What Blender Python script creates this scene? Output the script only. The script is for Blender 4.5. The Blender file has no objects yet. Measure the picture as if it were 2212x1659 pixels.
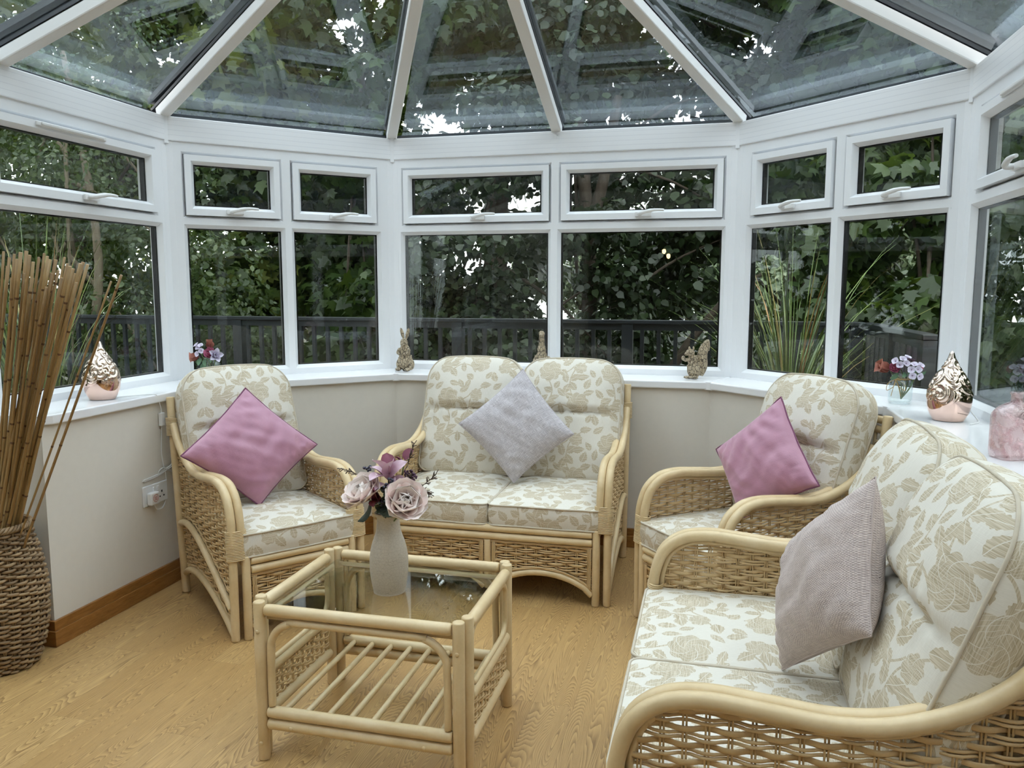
import bpy, math, random
import numpy as np
from mathutils import Matrix, Vector
R = math.radians
random.seed(7)
C = bpy.context.scene.collection

# ------------------------------------------------------------------ mesh helpers
class MB:
    """collects vertices / faces / uv and links them as ONE mesh object"""
    def __init__(s): s.v = []; s.f = []; s.sm = []; s.uv = {}
    def add(s, verts, faces, smooth=True, uvs=None):
        b = len(s.v); s.v += [tuple(p) for p in verts]
        for f in faces:
            s.f.append(tuple(i + b for i in f)); s.sm.append(smooth)
        if uvs is not None:
            for i, q in enumerate(uvs): s.uv[b + i] = q
    def box(s, lo, hi, M=None):
        (a, b, c), (d, e, f) = lo, hi
        vs = [(a,b,c),(d,b,c),(d,e,c),(a,e,c),(a,b,f),(d,b,f),(d,e,f),(a,e,f)]
        if M is not None: vs = [M @ Vector(p) for p in vs]
        s.add(vs, [(0,3,2,1),(4,5,6,7),(0,1,5,4),(1,2,6,5),(2,3,7,6),(3,0,4,7)], False)
    def tube(s, pts, r, n=8, caps=True, closed=False, flat=1.0):
        P = [Vector(p) for p in pts]; m = len(P)
        rs = r if isinstance(r, (list, tuple)) else [r] * m
        T = []
        for i in range(m):
            a = P[(i - 1) % m] if closed else P[max(i - 1, 0)]
            b = P[(i + 1) % m] if closed else P[min(i + 1, m - 1)]
            t = (b - a)
            T.append(t.normalized() if t.length > 1e-9 else Vector((0, 0, 1)))
        up = Vector((0, 0, 1)) if abs(T[0].z) < .9 else Vector((1, 0, 0))
        N = (up - T[0] * up.dot(T[0])).normalized()
        vs = []
        for i in range(m):
            N = (N - T[i] * N.dot(T[i]))
            N = N.normalized() if N.length > 1e-9 else T[i].orthogonal().normalized()
            B = T[i].cross(N)
            for k in range(n):
                a = 2 * math.pi * k / n
                vs.append(P[i] + N * (math.cos(a) * rs[i]) + B * (math.sin(a) * rs[i] * flat))
        fs = []
        for i in range(m if closed else m - 1):
            j = (i + 1) % m
            for k in range(n):
                l = (k + 1) % n
                fs.append((i*n+k, i*n+l, j*n+l, j*n+k))
        s.add(vs, fs, True)
        if caps and not closed:
            b = len(s.v) - len(vs)
            s.f.append(tuple(b + k for k in reversed(range(n)))); s.sm.append(False)
            s.f.append(tuple(b + (m-1)*n + k for k in range(n))); s.sm.append(False)
    def pole(s, pts, r, n=10, e=.35):
        """a rattan pole: tube with softly rounded ends"""
        P = [Vector(p) for p in pts]
        d0 = (P[0]-P[1]).normalized(); d1 = (P[-1]-P[-2]).normalized()
        Q = [P[0]+d0*0, P[0]-d0*r*e*.3, P[0]-d0*r*e] + P[1:-1] + [P[-1]-d1*r*e, P[-1]-d1*r*e*.3, P[-1]]
        s.tube(Q, [r*.72, r*.93, r] + [r]*(len(P)-2) + [r, r*.93, r*.72], n)
    def lathe(s, prof, n=32, c=(0,0,0), capb=True, capt=False, uv=False):
        vs = []; fs = []; uvs = []
        for (r, z) in prof:
            for k in range(n):
                a = 2*math.pi*k/n
                vs.append((c[0]+r*math.cos(a), c[1]+r*math.sin(a), c[2]+z)); uvs.append((k/n, z))
        m = len(prof)
        for i in range(m-1):
            for k in range(n):
                l = (k+1) % n
                fs.append((i*n+k, i*n+l, (i+1)*n+l, (i+1)*n+k))
        if capb: fs.append(tuple(reversed(range(n))))
        if capt: fs.append(tuple((m-1)*n+k for k in range(n)))
        s.add(vs, fs, True)
    def prism(s, poly, z0, z1):
        n = len(poly)
        vs = [(x, y, z0) for x, y in poly] + [(x, y, z1) for x, y in poly]
        fs = [tuple(reversed(range(n))), tuple(range(n, 2*n))]
        fs += [(i, (i+1) % n, n+(i+1) % n, n+i) for i in range(n)]
        s.add(vs, fs, False)
    def sphere(s, c, r, n=10, m=6, sc=(1,1,1), M=None):
        vs = [Vector((0,0,-1))]
        for i in range(1, m):
            t = -math.pi/2 + math.pi*i/m
            for k in range(n):
                a = 2*math.pi*k/n
                vs.append(Vector((math.cos(t)*math.cos(a), math.cos(t)*math.sin(a), math.sin(t))))
        vs.append(Vector((0,0,1)))
        fs = [(0, 1+(k+1) % n, 1+k) for k in range(n)]
        for i in range(m-2):
            for k in range(n):
                fs.append((1+i*n+k, 1+i*n+(k+1) % n, 1+(i+1)*n+(k+1) % n, 1+(i+1)*n+k))
        t = len(vs)-1; b = 1+(m-2)*n
        fs += [(b+k, b+(k+1) % n, t) for k in range(n)]
        out = []
        for v in vs:
            p = Vector((v.x*r*sc[0], v.y*r*sc[1], v.z*r*sc[2]))
            if M is not None: p = M @ p
            out.append(p + Vector(c))
        s.add(out, fs, True)
    def xf(s, M):
        s.v = [tuple(M @ Vector(p)) for p in s.v]; return s
    def build(s, name, mat, parent=None, label=None, bevel=0, seg=2, sub=0):
        me = bpy.data.meshes.new(name)
        me.from_pydata(s.v, [], s.f)
        me.polygons.foreach_set('use_smooth', s.sm)
        if s.uv:
            l = me.uv_layers.new(name='UVMap')
            idx = np.empty(len(me.loops), dtype=np.int32); me.loops.foreach_get('vertex_index', idx)
            arr = np.zeros((len(s.v), 2), dtype=np.float32)
            for i, q in s.uv.items(): arr[i] = q
            l.data.foreach_set('uv', arr[idx].ravel())
        me.materials.append(mat); me.update()
        o = bpy.data.objects.new(name, me); C.objects.link(o)
        if parent is not None: o.parent = parent
        if label: o['label'] = label
        if bevel:
            b = o.modifiers.new('bevel', 'BEVEL'); b.width = bevel; b.segments = seg; b.limit_method = 'ANGLE'; b.angle_limit = R(40)
        if sub:
            b = o.modifiers.new('sub', 'SUBSURF'); b.levels = sub; b.render_levels = sub
        return o

def tag(o, label, cat, group=None, kind=None):
    o['label'] = label; o['category'] = cat
    if group: o['group'] = group
    if kind: o['kind'] = kind
    return o
def thing(name, label, cat, loc=(0,0,0), rz=0, group=None):
    o = bpy.data.objects.new(name, None); C.objects.link(o); o.empty_display_size = .05
    o.location = loc; o.rotation_euler = (0, 0, rz)
    return tag(o, label, cat, group)
def struct(o):
    o['kind'] = 'structure'; return o
def sroot(name, loc=(0,0,0), M=None):
    o = bpy.data.objects.new(name, None); C.objects.link(o); o.empty_display_size = .05
    o.location = loc
    if M is not None: o.matrix_world = M
    return struct(o)
def copy_tree(o, parent=None):
    c = o.copy(); C.objects.link(c)
    if parent is not None: c.parent = parent
    for ch in list(o.children): copy_tree(ch, c)
    return c
def catmull(pts, k=8, closed=False):
    P = [Vector(p) for p in pts]; n = len(P); out = []
    for i in range(n if closed else n-1):
        g = lambda j: P[j % n] if closed else P[min(max(j, 0), n-1)]
        a, b, c, d = g(i-1), g(i), g(i+1), g(i+2)
        for q in range(k):
            t = q/k
            out.append(.5*((2*b)+(c-a)*t+(2*a-5*b+4*c-d)*t*t+(3*b-a-3*c+d)*t**3))
    if not closed: out.append(P[-1])
    return out
def hmix(x, y, s=0):
    """smooth value noise for wrinkles"""
    n = 0
    for (fx, fy, ph, a) in ((7.1,3.3,.3,1),(3.7,-9.2,1.9,.8),(13.3,6.1,4.4,.5),(-5.2,17.7,2.2,.4)):
        n += a*math.sin(fx*x+fy*y+ph+s*2.37+1.3*math.sin(2.1*x-3.3*y+s))
    return n/2.7
def big_mesh(name, verts, nper, mat, parent=None):
    """many equal polygons (leaves): verts array (count*nper,3)"""
    me = bpy.data.meshes.new(name)
    verts = np.asarray(verts, dtype=np.float32); nv = len(verts); nf = nv//nper
    me.vertices.add(nv); me.vertices.foreach_set('co', verts.ravel())
    me.loops.add(nv); me.loops.foreach_set('vertex_index', np.arange(nv, dtype=np.int32))
    me.polygons.add(nf); me.polygons.foreach_set('loop_start', np.arange(0, nv, nper, dtype=np.int32))
    me.update(calc_edges=True)
    me.materials.append(mat)
    o = bpy.data.objects.new(name, me); C.objects.link(o)
    if parent is not None: o.parent = parent
    return o

# ------------------------------------------------------------------ material helpers
class NT:
    def __init__(s, name):
        s.m = bpy.data.materials.new(name); s.m.use_nodes = True
        s.t = s.m.node_tree; s.t.nodes.clear()
    def n(s, typ, **kw):
        nd = s.t.nodes.new(typ)
        for k, v in kw.items():
            if k.startswith('i_'):
                key = k[2:]
                nd.inputs[int(key) if key.isdigit() else key.replace('_', ' ')].default_value = v
            else: setattr(nd, k, v)
        return nd
    def l(s, a, b): s.t.links.new(a, b)
    def math(s, op, a, b=None, c=None, clamp=False):
        nd = s.t.nodes.new('ShaderNodeMath'); nd.operation = op; nd.use_clamp = clamp
        for i, x in enumerate((a, b, c)):
            if x is None: continue
            if isinstance(x, (int, float)): nd.inputs[i].default_value = x
            else: s.l(x, nd.inputs[i])
        return nd.outputs[0]
    def vmath(s, op, a, b=None, c=None):
        nd = s.t.nodes.new('ShaderNodeVectorMath'); nd.operation = op
        for i, x in enumerate((a, b, c)):
            if x is None: continue
            if isinstance(x, tuple): nd.inputs[i].default_value = x
            else: s.l(x, nd.inputs[i])
        return nd.outputs[0]
    def mix(s, f, a, b):
        nd = s.t.nodes.new('ShaderNodeMix'); nd.data_type = 'RGBA'
        for i, x in ((0, f), (6, a), (7, b)):
            if isinstance(x, (int, float)): nd.inputs[i].default_value = x
            elif isinstance(x, tuple): nd.inputs[i].default_value = (*x[:3], 1)
            else: s.l(x, nd.inputs[i])
        return nd.outputs[2]
    def coord(s, which='Object', scale=None, rot=None):
        tc = s.n('ShaderNodeTexCoord'); o = tc.outputs[which]
        if scale or rot:
            mp = s.n('ShaderNodeMapping'); s.l(o, mp.inputs[0])
            if scale: mp.inputs['Scale'].default_value = scale
            if rot: mp.inputs['Rotation'].default_value = rot
            o = mp.outputs[0]
        return o
    def noise(s, vec, scale, detail=3, rough=.5, dist=0):
        nd = s.n('ShaderNodeTexNoise', i_Scale=scale, i_Detail=detail, i_Roughness=rough, i_Distortion=dist)
        if vec is not None: s.l(vec, nd.inputs['Vector'])
        return nd.outputs[0]
    def ramp(s, f, stops):
        nd = s.n('ShaderNodeValToRGB'); s.l(f, nd.inputs[0]); e = nd.color_ramp.elements
        while len(e) < len(stops): e.new(.5)
        for q, (p, c) in zip(e, stops):
            q.position = p; q.color = (*c, 1) if len(c) == 3 else c
        return nd.outputs[0]
    def bump(s, h, strength=.3, dist=.01):
        nd = s.n('ShaderNodeBump', i_Strength=strength, i_Distance=dist); s.l(h, nd.inputs['Height']); return nd.outputs[0]
    def out(s, sh):
        o = s.n('ShaderNodeOutputMaterial'); s.l(sh, o.inputs[0]); return s.m
    def bsdf(s, col, rough=.5, normal=None, **kw):
        b = s.n('ShaderNodeBsdfPrincipled')
        if isinstance(col, tuple): b.inputs['Base Color'].default_value = (*col, 1)
        else: s.l(col, b.inputs['Base Color'])
        if isinstance(rough, (int, float)): b.inputs['Roughness'].default_value = rough
        else: s.l(rough, b.inputs['Roughness'])
        if normal is not None: s.l(normal, b.inputs['Normal'])
        for k, v in kw.items():
            q = b.inputs[k.replace('_', ' ')]
            if hasattr(v, 'node'): s.l(v, q)
            else: q.default_value = (*v, 1) if isinstance(v, tuple) and len(v) == 3 else v
        return b.outputs[0]
def srgb(r, g, b):
    f = lambda c: (c/255/12.92) if c/255 <= .04045 else ((c/255+.055)/1.055)**2.4
    return (f(r), f(g), f(b))
def plain(name, col, rough=.5, nscale=None, namt=.1, bump=0, coord='Object', **kw):
    t = NT(name); v = t.coord(coord); c = col; nrm = None
    n = t.noise(v, nscale or 6, 4)
    k = 1-namt
    c = t.mix(n, tuple(x*k for x in col), tuple(min(1, x*(1+namt)) for x in col))
    if bump: nrm = t.bump(n, bump, .004)
    return t.out(t.bsdf(c, rough, nrm, **kw))
def glass(name, tint, ior=1.5, rough=0.0, boost=1.0):
    """flat window glass: what is not mirrored by Fresnel passes straight through, tinted"""
    t = NT(name)
    tr = t.n('ShaderNodeBsdfTransparent'); tr.inputs[0].default_value = (*tint, 1)
    gl = t.n('ShaderNodeBsdfGlossy'); gl.inputs['Roughness'].default_value = rough
    gl.inputs[0].default_value = (.95, .97, 1, 1)
    fr = t.n('ShaderNodeFresnel', i_IOR=ior)
    f = t.math('MULTIPLY', fr.outputs[0], boost, clamp=True)
    mx = t.n('ShaderNodeMixShader'); t.l(f, mx.inputs[0]); t.l(tr.outputs[0], mx.inputs[1]); t.l(gl.outputs[0], mx.inputs[2])
    return t.out(mx.outputs[0])
M = {}
# ------------------------------------------------------------------ materials
def pane_mat(name, tint, f0=.07, col=(.93,.97,1), rough=0.0):
    """flat sealed-unit glass: Schlick mirror on top, tinted see-through below"""
    t = NT(name)
    g = t.n('ShaderNodeNewGeometry')
    d = t.n('ShaderNodeVectorMath', operation='DOT_PRODUCT'); t.l(g.outputs['Normal'], d.inputs[0]); t.l(g.outputs['Incoming'], d.inputs[1])
    c = t.math('ABSOLUTE', d.outputs['Value'])
    k = t.math('POWER', t.math('SUBTRACT', 1, c), 5)
    f = t.math('MULTIPLY_ADD', k, 1-f0, f0, clamp=True)
    tr = t.n('ShaderNodeBsdfTransparent'); tr.inputs[0].default_value = (*tint, 1)
    gl = t.n('ShaderNodeBsdfGlossy'); gl.inputs['Roughness'].default_value = rough; gl.inputs[0].default_value = (*col, 1)
    mx = t.n('ShaderNodeMixShader'); t.l(f, mx.inputs[0]); t.l(tr.outputs[0], mx.inputs[1]); t.l(gl.outputs[0], mx.inputs[2])
    return t.out(mx.outputs[0])
M['win'] = pane_mat('window_glass', (.79,.83,.82), .032)
M['roofglass'] = pane_mat('roof_glass', (.74,.80,.83), .085)
M['tableglass'] = pane_mat('table_glass', (.92,.945,.93), .055)
M['jarglass'] = pane_mat('jar_glass', (.955,.975,.97), .06)

def upvc():
    t = NT('white_upvc'); v = t.coord('Object')
    n = t.noise(v, 3, 2); c = t.mix(n, (.80,.81,.83), (.84,.85,.87))
    b = t.bump(t.noise(t.coord('Object', (40,400,400)), 1, 2), .04, .001)
    return t.out(t.bsdf(c, .28, b))
M['upvc'] = upvc()
def eaves():
    t = NT('white_ribbed_cladding'); v = t.coord('Object')
    s = t.n('ShaderNodeSeparateXYZ'); t.l(v, s.inputs[0])
    w = t.math('FRACT', t.math('MULTIPLY', s.outputs[2], 42))
    line = t.math('LESS_THAN', t.math('ABSOLUTE', t.math('SUBTRACT', w, .5)), .05)
    c = t.mix(line, (.82,.83,.85), (.72,.73,.76))
    b = t.bump(line, -.3, .001)
    return t.out(t.bsdf(c, .3, b))
M['eaves'] = eaves()
M['rafter'] = plain('rafter_white', (.74,.73,.71), .4, 5, .03)
M['capgrey'] = plain('shaded_grey_glazing_cap', (.035,.04,.045), .35, 8, .1)  # dark gasket and capping; shade on the glazing bar web is put into this grey
M['gasket'] = plain('black_rubber_gasket', (.006,.006,.007), .5, 10, .1)
M['sill'] = plain('white_sill_board', (.83,.83,.85), .12, 4, .01)
M['plaster'] = plain('cream_matt_plaster', (.72,.675,.605), .85, 30, .03, .05)
M['white_plastic'] = plain('white_plastic', (.78,.78,.78), .3, 10, .02)
M['black_plastic'] = plain('dark_slot', (.02,.02,.02), .6, 10, .02)
M['red_print'] = plain('red_print', (.55,.12,.08), .5, 10, .02)
M['chrome'] = plain('grey_metal', (.5,.5,.52), .3, 10, .02, Metallic=1.0)

def oak():
    t = NT('oak_skirting'); v = t.coord('Object', (14, 14, 90))
    n = t.noise(v, 1, 5, .6, .6)
    c = t.ramp(n, [(.3, srgb(128,84,38)), (.55, srgb(152,104,52)), (.75, srgb(168,120,66))])
    return t.out(t.bsdf(c, .35))
M['oak'] = oak()

def floor_mat():
    t = NT('oak_laminate_floor'); tc = t.n('ShaderNodeTexCoord')
    sp = t.n('ShaderNodeSeparateXYZ'); t.l(tc.outputs['Object'], sp.inputs[0])
    cb = t.n('ShaderNodeCombineXYZ'); t.l(sp.outputs[1], cb.inputs[0]); t.l(sp.outputs[0], cb.inputs[1])
    uv = cb.outputs[0]                                   # planks run along y
    br = t.n('ShaderNodeTexBrick', offset=.37, offset_frequency=3)
    t.l(uv, br.inputs['Vector'])
    for k, x in (('Scale', 1), ('Brick Width', 1.22), ('Row Height', .134), ('Mortar Size', .0006), ('Mortar Smooth', .1), ('Bias', 0)):
        br.inputs[k].default_value = x
    br.inputs['Color1'].default_value = (0,0,0,1); br.inputs['Color2'].default_value = (1,1,1,1); br.inputs['Mortar'].default_value = (.5,.5,.5,1)
    rnd = br.outputs['Color']
    off = t.vmath('MULTIPLY', rnd, (3.1, 7.3, 0))
    p = t.vmath('ADD', uv, off)
    lowf = t.vmath('MULTIPLY', p, (.9, 7.5, 1))
    n1 = t.noise(lowf, 1.5, 1.5, .4, .25)
    ring = t.math('MULTIPLY', n1, 62)
    saw = t.math('FRACT', ring)
    lines = t.math('POWER', saw, 1.5)                    # cathedral growth rings
    wob = t.noise(t.vmath('MULTIPLY', p, (14, 120, 1)), 1, 3, .6)
    lines = t.math('MULTIPLY', lines, t.math('MULTIPLY_ADD', wob, 1.1, .1), clamp=True)
    fine = t.noise(t.vmath('MULTIPLY', p, (9, 330, 1)), 1, 4, .65)
    figure = t.noise(t.vmath('MULTIPLY', p, (.8, 5, 1)), 1.3, 2)
    amt = t.math('MULTIPLY', lines, t.math('MULTIPLY_ADD', figure, 2.6, -.30, clamp=True))
    base = t.mix(rnd, srgb(194,155,98), srgb(210,173,115))
    base = t.mix(t.math('MULTIPLY', fine, .55), base, srgb(152,118,74))
    c = t.mix(t.math('MULTIPLY', amt, 1.0, clamp=True), base, srgb(106,72,36))
    c = t.mix(t.math('MULTIPLY', br.outputs['Fac'], .55), c, srgb(110,78,42))
    b = t.bump(fine, .06, .001)
    rg = t.math('MULTIPLY_ADD', fine, .15, .36)
    return t.out(t.bsdf(c, rg, b))
M['floor'] = floor_mat()

def cane():
    t = NT('natural_cane'); v = t.coord('Object')
    n = t.noise(v, 9, 4, .6); n2 = t.noise(v, 160, 2)
    c = t.ramp(n, [(.3, srgb(206,180,136)), (.6, srgb(221,198,157)), (.8, srgb(228,208,172))])
    c = t.mix(t.math('MULTIPLY', n2, .18), c, srgb(186,152,108))
    return t.out(t.bsdf(c, .33, t.bump(n2, .05, .001)))
M['cane'] = cane()
def canew():
    t = NT('cane_weave'); g = t.n('ShaderNodeNewGeometry'); v = t.coord('Object')
    c = t.mix(g.outputs['Random Per Island'], srgb(196,165,118), srgb(219,192,147))
    n = t.noise(v, 220, 2)
    c = t.mix(t.math('MULTIPLY', n, .3), c, srgb(178,143,98))
    return t.out(t.bsdf(c, .42))
M['weave'] = canew()

def floral():
    t = NT('cream_floral_jacquard')
    uvn = t.n('ShaderNodeUVMap', uv_map='UVMap').outputs[0]
    wn = t.n('ShaderNodeTexNoise', i_Scale=14.0, i_Detail=1.0); t.l(uvn, wn.inputs['Vector'])
    uv = t.vmath('ADD', uvn, t.vmath('MULTIPLY', t.vmath('SUBTRACT', wn.outputs['Color'], (.5,.5,.5)), (.014,.014,0)))
    TX, TY = .31, .36
    acc = None; cut = None
    def loc(cx, cy, ang):
        nd = t.n('ShaderNodeVectorMath', operation='WRAP'); t.l(t.vmath('SUBTRACT', uv, (cx, cy, 0)), nd.inputs[0])
        nd.inputs[1].default_value = (TX/2, TY/2, 1); nd.inputs[2].default_value = (-TX/2, -TY/2, -1)
        r = t.n('ShaderNodeVectorRotate', rotation_type='Z_AXIS'); t.l(nd.outputs[0], r.inputs['Vector']); r.inputs['Angle'].default_value = -ang
        s = t.n('ShaderNodeSeparateXYZ'); t.l(r.outputs[0], s.inputs[0])
        return s.outputs[0], s.outputs[1]
    def put(m, c=None):
        nonlocal acc, cut
        acc = m if acc is None else t.math('MAXIMUM', acc, m)
        if c is not None: cut = c if cut is None else t.math('MAXIMUM', cut, c)
    def leaf(cx, cy, deg, L=.03, W=.015):
        x, y = loc(cx, cy, R(deg))
        xn = t.math('DIVIDE', x, L)
        prof = t.math('MAXIMUM', t.math('SUBTRACT', 1, t.math('MULTIPLY', xn, xn)), 0)
        asym = t.math('MULTIPLY_ADD', xn, -.35, 1)
        ser = t.math('MULTIPLY_ADD', t.math('SINE', t.math('MULTIPLY', xn, 17)), .10, 1)
        w = t.math('MULTIPLY', t.math('MULTIPLY', prof, asym), t.math('MULTIPLY', ser, W))
        ay = t.math('ABSOLUTE', y)
        m = t.math('GREATER_THAN', t.math('SUBTRACT', w, ay), 0)
        vein = t.math('LESS_THAN', ay, .0008)
        put(m, t.math('MULTIPLY', vein, m))
    def rose(cx, cy, Rr, ph):
        x, y = loc(cx, cy, ph)
        r = t.math('SQRT', t.math('ADD', t.math('MULTIPLY', x, x), t.math('MULTIPLY', y, y)))
        th = t.math('ARCTAN2', y, x)
        lob = t.math('MULTIPLY_ADD', t.math('ABSOLUTE', t.math('SINE', t.math('MULTIPLY', th, 4))), .16, .86)
        edge = t.math('MULTIPLY', lob, Rr)
        m = t.math('LESS_THAN', r, edge)
        w1 = t.math('MULTIPLY', t.math('ABSOLUTE', t.math('SINE', t.math('MULTIPLY_ADD', th, 2.5, 1.1))), 1.9)
        s = t.math('SINE', t.math('ADD', t.math('MULTIPLY', r, 3.1*6.283/Rr*.95), w1))
        line = t.math('LESS_THAN', t.math('ABSOLUTE', s), .13)
        rad = t.math('LESS_THAN', t.math('ABSOLUTE', t.math('SINE', t.math('MULTIPLY_ADD', r, 70, t.math('MULTIPLY', th, 2.5)))), .09)
        put(m, t.math('MULTIPLY', t.math('MAXIMUM', line, rad), m))
    def stem(cx, cy, rad, a0, a1, w=.0029):
        mid = R((a0+a1)/2); half = R((a1-a0)/2)
        x, y = loc(cx, cy, mid)
        r = t.math('SQRT', t.math('ADD', t.math('MULTIPLY', x, x), t.math('MULTIPLY', y, y)))
        th = t.math('ABSOLUTE', t.math('ARCTAN2', y, x))
        m = t.math('MULTIPLY', t.math('LESS_THAN', t.math('ABSOLUTE', t.math('SUBTRACT', r, rad)), w), t.math('LESS_THAN', th, half))
        put(m)
    rose(.085, .265, .057, .3); rose(.235, .10, .053, 1.4)
    rose(.235, .285, .031, 2.2); rose(.055, .075, .033, .9)
    stem(-.02, .15, .12, -55, 52); stem(.33, .20, .14, 120, 232); stem(.15, .02, .07, 20, 150)
    stem(.14, .33, .075, 200, 330)
    for q in ((.125,.19,60),(.08,.165,150),(.115,.125,20),(.15,.075,100),(.10,.045,-50),(.175,.175,70),(.205,.19,130),
              (.215,.235,35),(.165,.235,110),(.275,.20,70),(.285,.155,20),(.17,.315,35),(.145,.345,120),(.02,.215,80),
              (.025,.15,130),(.29,.03,60),(.19,.02,150),(.28,.335,10),(.03,.335,40),(.01,.025,110),(.19,.135,150),(.06,.12,35),(.155,.255,-30),(.185,.345,60),(.295,.255,120),(.10,.095,10),(.15,.15,-40),(.25,.235,10),(.115,.345,-20)):
        leaf(*q, L=.030 if (int(q[2]) % 3) else .025, W=.0165 if (int(q[2]) % 4) else .0135)
    m = t.math('SUBTRACT', acc, cut, clamp=True)
    slub = t.noise(t.vmath('MULTIPLY', uvn, (18, 430, 1)), 1, 2, .6)
    slub2 = t.noise(t.vmath('MULTIPLY', uvn, (500, 60, 1)), 1, 2, .5)
    cream = t.mix(slub2, (.64,.595,.51), (.75,.71,.635))
    tan = t.mix(t.ramp(slub, [(.35,(0,0,0)),(.62,(1,1,1))]), (.415,.340,.225), (.63,.55,.42))
    c = t.mix(m, cream, tan)
    return t.out(t.bsdf(c, .8, t.bump(slub, .2, .001)))
M['floral'] = floral()
M['piping'] = plain('beige_piping', (.56,.49,.385), .8, 60, .15, .1)

def velvet():
    t = NT('mauve_velvet'); v = t.coord('Object')
    n = t.noise(v, 7, 3, .55); n2 = t.noise(v, 300, 2)
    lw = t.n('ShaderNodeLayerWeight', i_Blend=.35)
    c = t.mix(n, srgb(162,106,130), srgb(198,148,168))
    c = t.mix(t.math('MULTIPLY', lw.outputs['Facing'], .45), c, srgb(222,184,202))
    nr = t.bump(t.math('ADD', t.math('MULTIPLY', n, 1.6), t.math('MULTIPLY', n2, .12)), .35, .01)
    return t.out(t.bsdf(c, .42, nr, Sheen_Weight=.6, Sheen_Roughness=.35, Sheen_Tint=(.95,.75,.85)))
M['velvet'] = velvet()
M['velvet_pipe'] = plain('plum_piping', srgb(122,68,98), .6, 60, .1)
def weave_cloth(name, a, b, sc, slub):
    t = NT(name); uvn = t.n('ShaderNodeUVMap', uv_map='UVMap').outputs[0]
    s = t.n('ShaderNodeSeparateXYZ'); t.l(uvn, s.inputs[0])
    wx = t.math('SINE', t.math('MULTIPLY', s.outputs[0], sc)); wy = t.math('SINE', t.math('MULTIPLY', s.outputs[1], sc))
    ch = t.math('MULTIPLY', wx, wy)
    n1 = t.noise(t.vmath('MULTIPLY', uvn, (30, 600, 1)), 1, 2); n2 = t.noise(t.vmath('MULTIPLY', uvn, (600, 30, 1)), 1, 2)
    st = t.math('MULTIPLY_ADD', t.math('ADD', n1, n2), slub, -(slub-.5))
    f = t.math('MULTIPLY_ADD', ch, .32, st, clamp=True)
    c = t.mix(f, a, b)
    return t.out(t.bsdf(c, .85, t.bump(t.math('ADD', ch, t.math('MULTIPLY', st, 2)), .35, .0015), Sheen_Weight=.1))
M['linen'] = weave_cloth('lilac_grey_linen', srgb(162,154,158), srgb(216,210,213), 1500, 1.9)
M['taupe'] = weave_cloth('taupe_basket_weave', srgb(162,146,142), srgb(224,208,202), 1050, 1.0)

def crackle():
    t = NT('cream_crackle_glaze'); v = t.coord('Object')
    vo = t.n('ShaderNodeTexVoronoi', feature='DISTANCE_TO_EDGE', i_Scale=110); t.l(v, vo.inputs['Vector'])
    ln = t.math('LESS_THAN', vo.outputs[0], .035)
    s = t.n('ShaderNodeSeparateXYZ'); t.l(v, s.inputs[0])
    ridge = t.noise(t.vmath('MULTIPLY', v, (6, 6, 260)), 1, 2)
    c = t.mix(t.math('MULTIPLY', ln, .5), (.52,.455,.37), (.33,.28,.22))
    return t.out(t.bsdf(c, .45, t.bump(ridge, .25, .002)))
M['crackle'] = crackle()
def petal(name, a, b, rough=.6):
    t = NT(name); uv = t.n('ShaderNodeUVMap', uv_map='UVMap').outputs[0]
    s = t.n('ShaderNodeSeparateXYZ'); t.l(uv, s.inputs[0])
    n = t.noise(t.vmath('MULTIPLY', uv, (26, 2, 1)), 1, 2)
    f = t.math('MULTIPLY_ADD', n, .35, t.math('SUBTRACT', s.outputs[1], .17), clamp=True)
    c = t.mix(f, a, b)
    b1 = t.bsdf(c, rough); tl = t.n('ShaderNodeBsdfTranslucent'); t.l(c, tl.inputs[0])
    mx = t.n('ShaderNodeMixShader'); mx.inputs[0].default_value = .10; t.l(b1, mx.inputs[1]); t.l(tl.outputs[0], mx.inputs[2])
    return t.out(mx.outputs[0])
M['peony'] = petal('pale_pink_petal', srgb(253,208,198), srgb(255,246,240))
M['mauve'] = petal('mauve_leaf', srgb(196,150,166), srgb(230,202,214))
M['plum'] = petal('plum_leaf', srgb(112,52,72), srgb(140,74,92))
M['terracotta'] = petal('terracotta_petal', srgb(130,66,58), srgb(186,120,102))
M['deeppink'] = petal('deep_pink_petal', srgb(150,62,100), srgb(206,120,150))
M['lilacwhite'] = petal('lilac_white_petal', srgb(196,180,206), srgb(228,224,240))
M['greenleaf'] = petal('green_leaf', srgb(70,98,74), srgb(112,146,114))
M['darkleaf'] = petal('dark_green_leaf', srgb(34,44,34), srgb(60,72,56))
M['berry'] = plain('plum_berry', srgb(84,50,74), .5, 90, .3)
M['bluberry'] = plain('blue_grey_berry', srgb(72,68,84), .55, 90, .2)
M['stem'] = plain('dull_green_stem', srgb(104,120,72), .6, 40, .2)
M['twig'] = plain('brown_twig', srgb(84,68,56), .7, 40, .2)
M['twine'] = plain('jute_twine', srgb(172,146,98), .8, 200, .2, .2)

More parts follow.
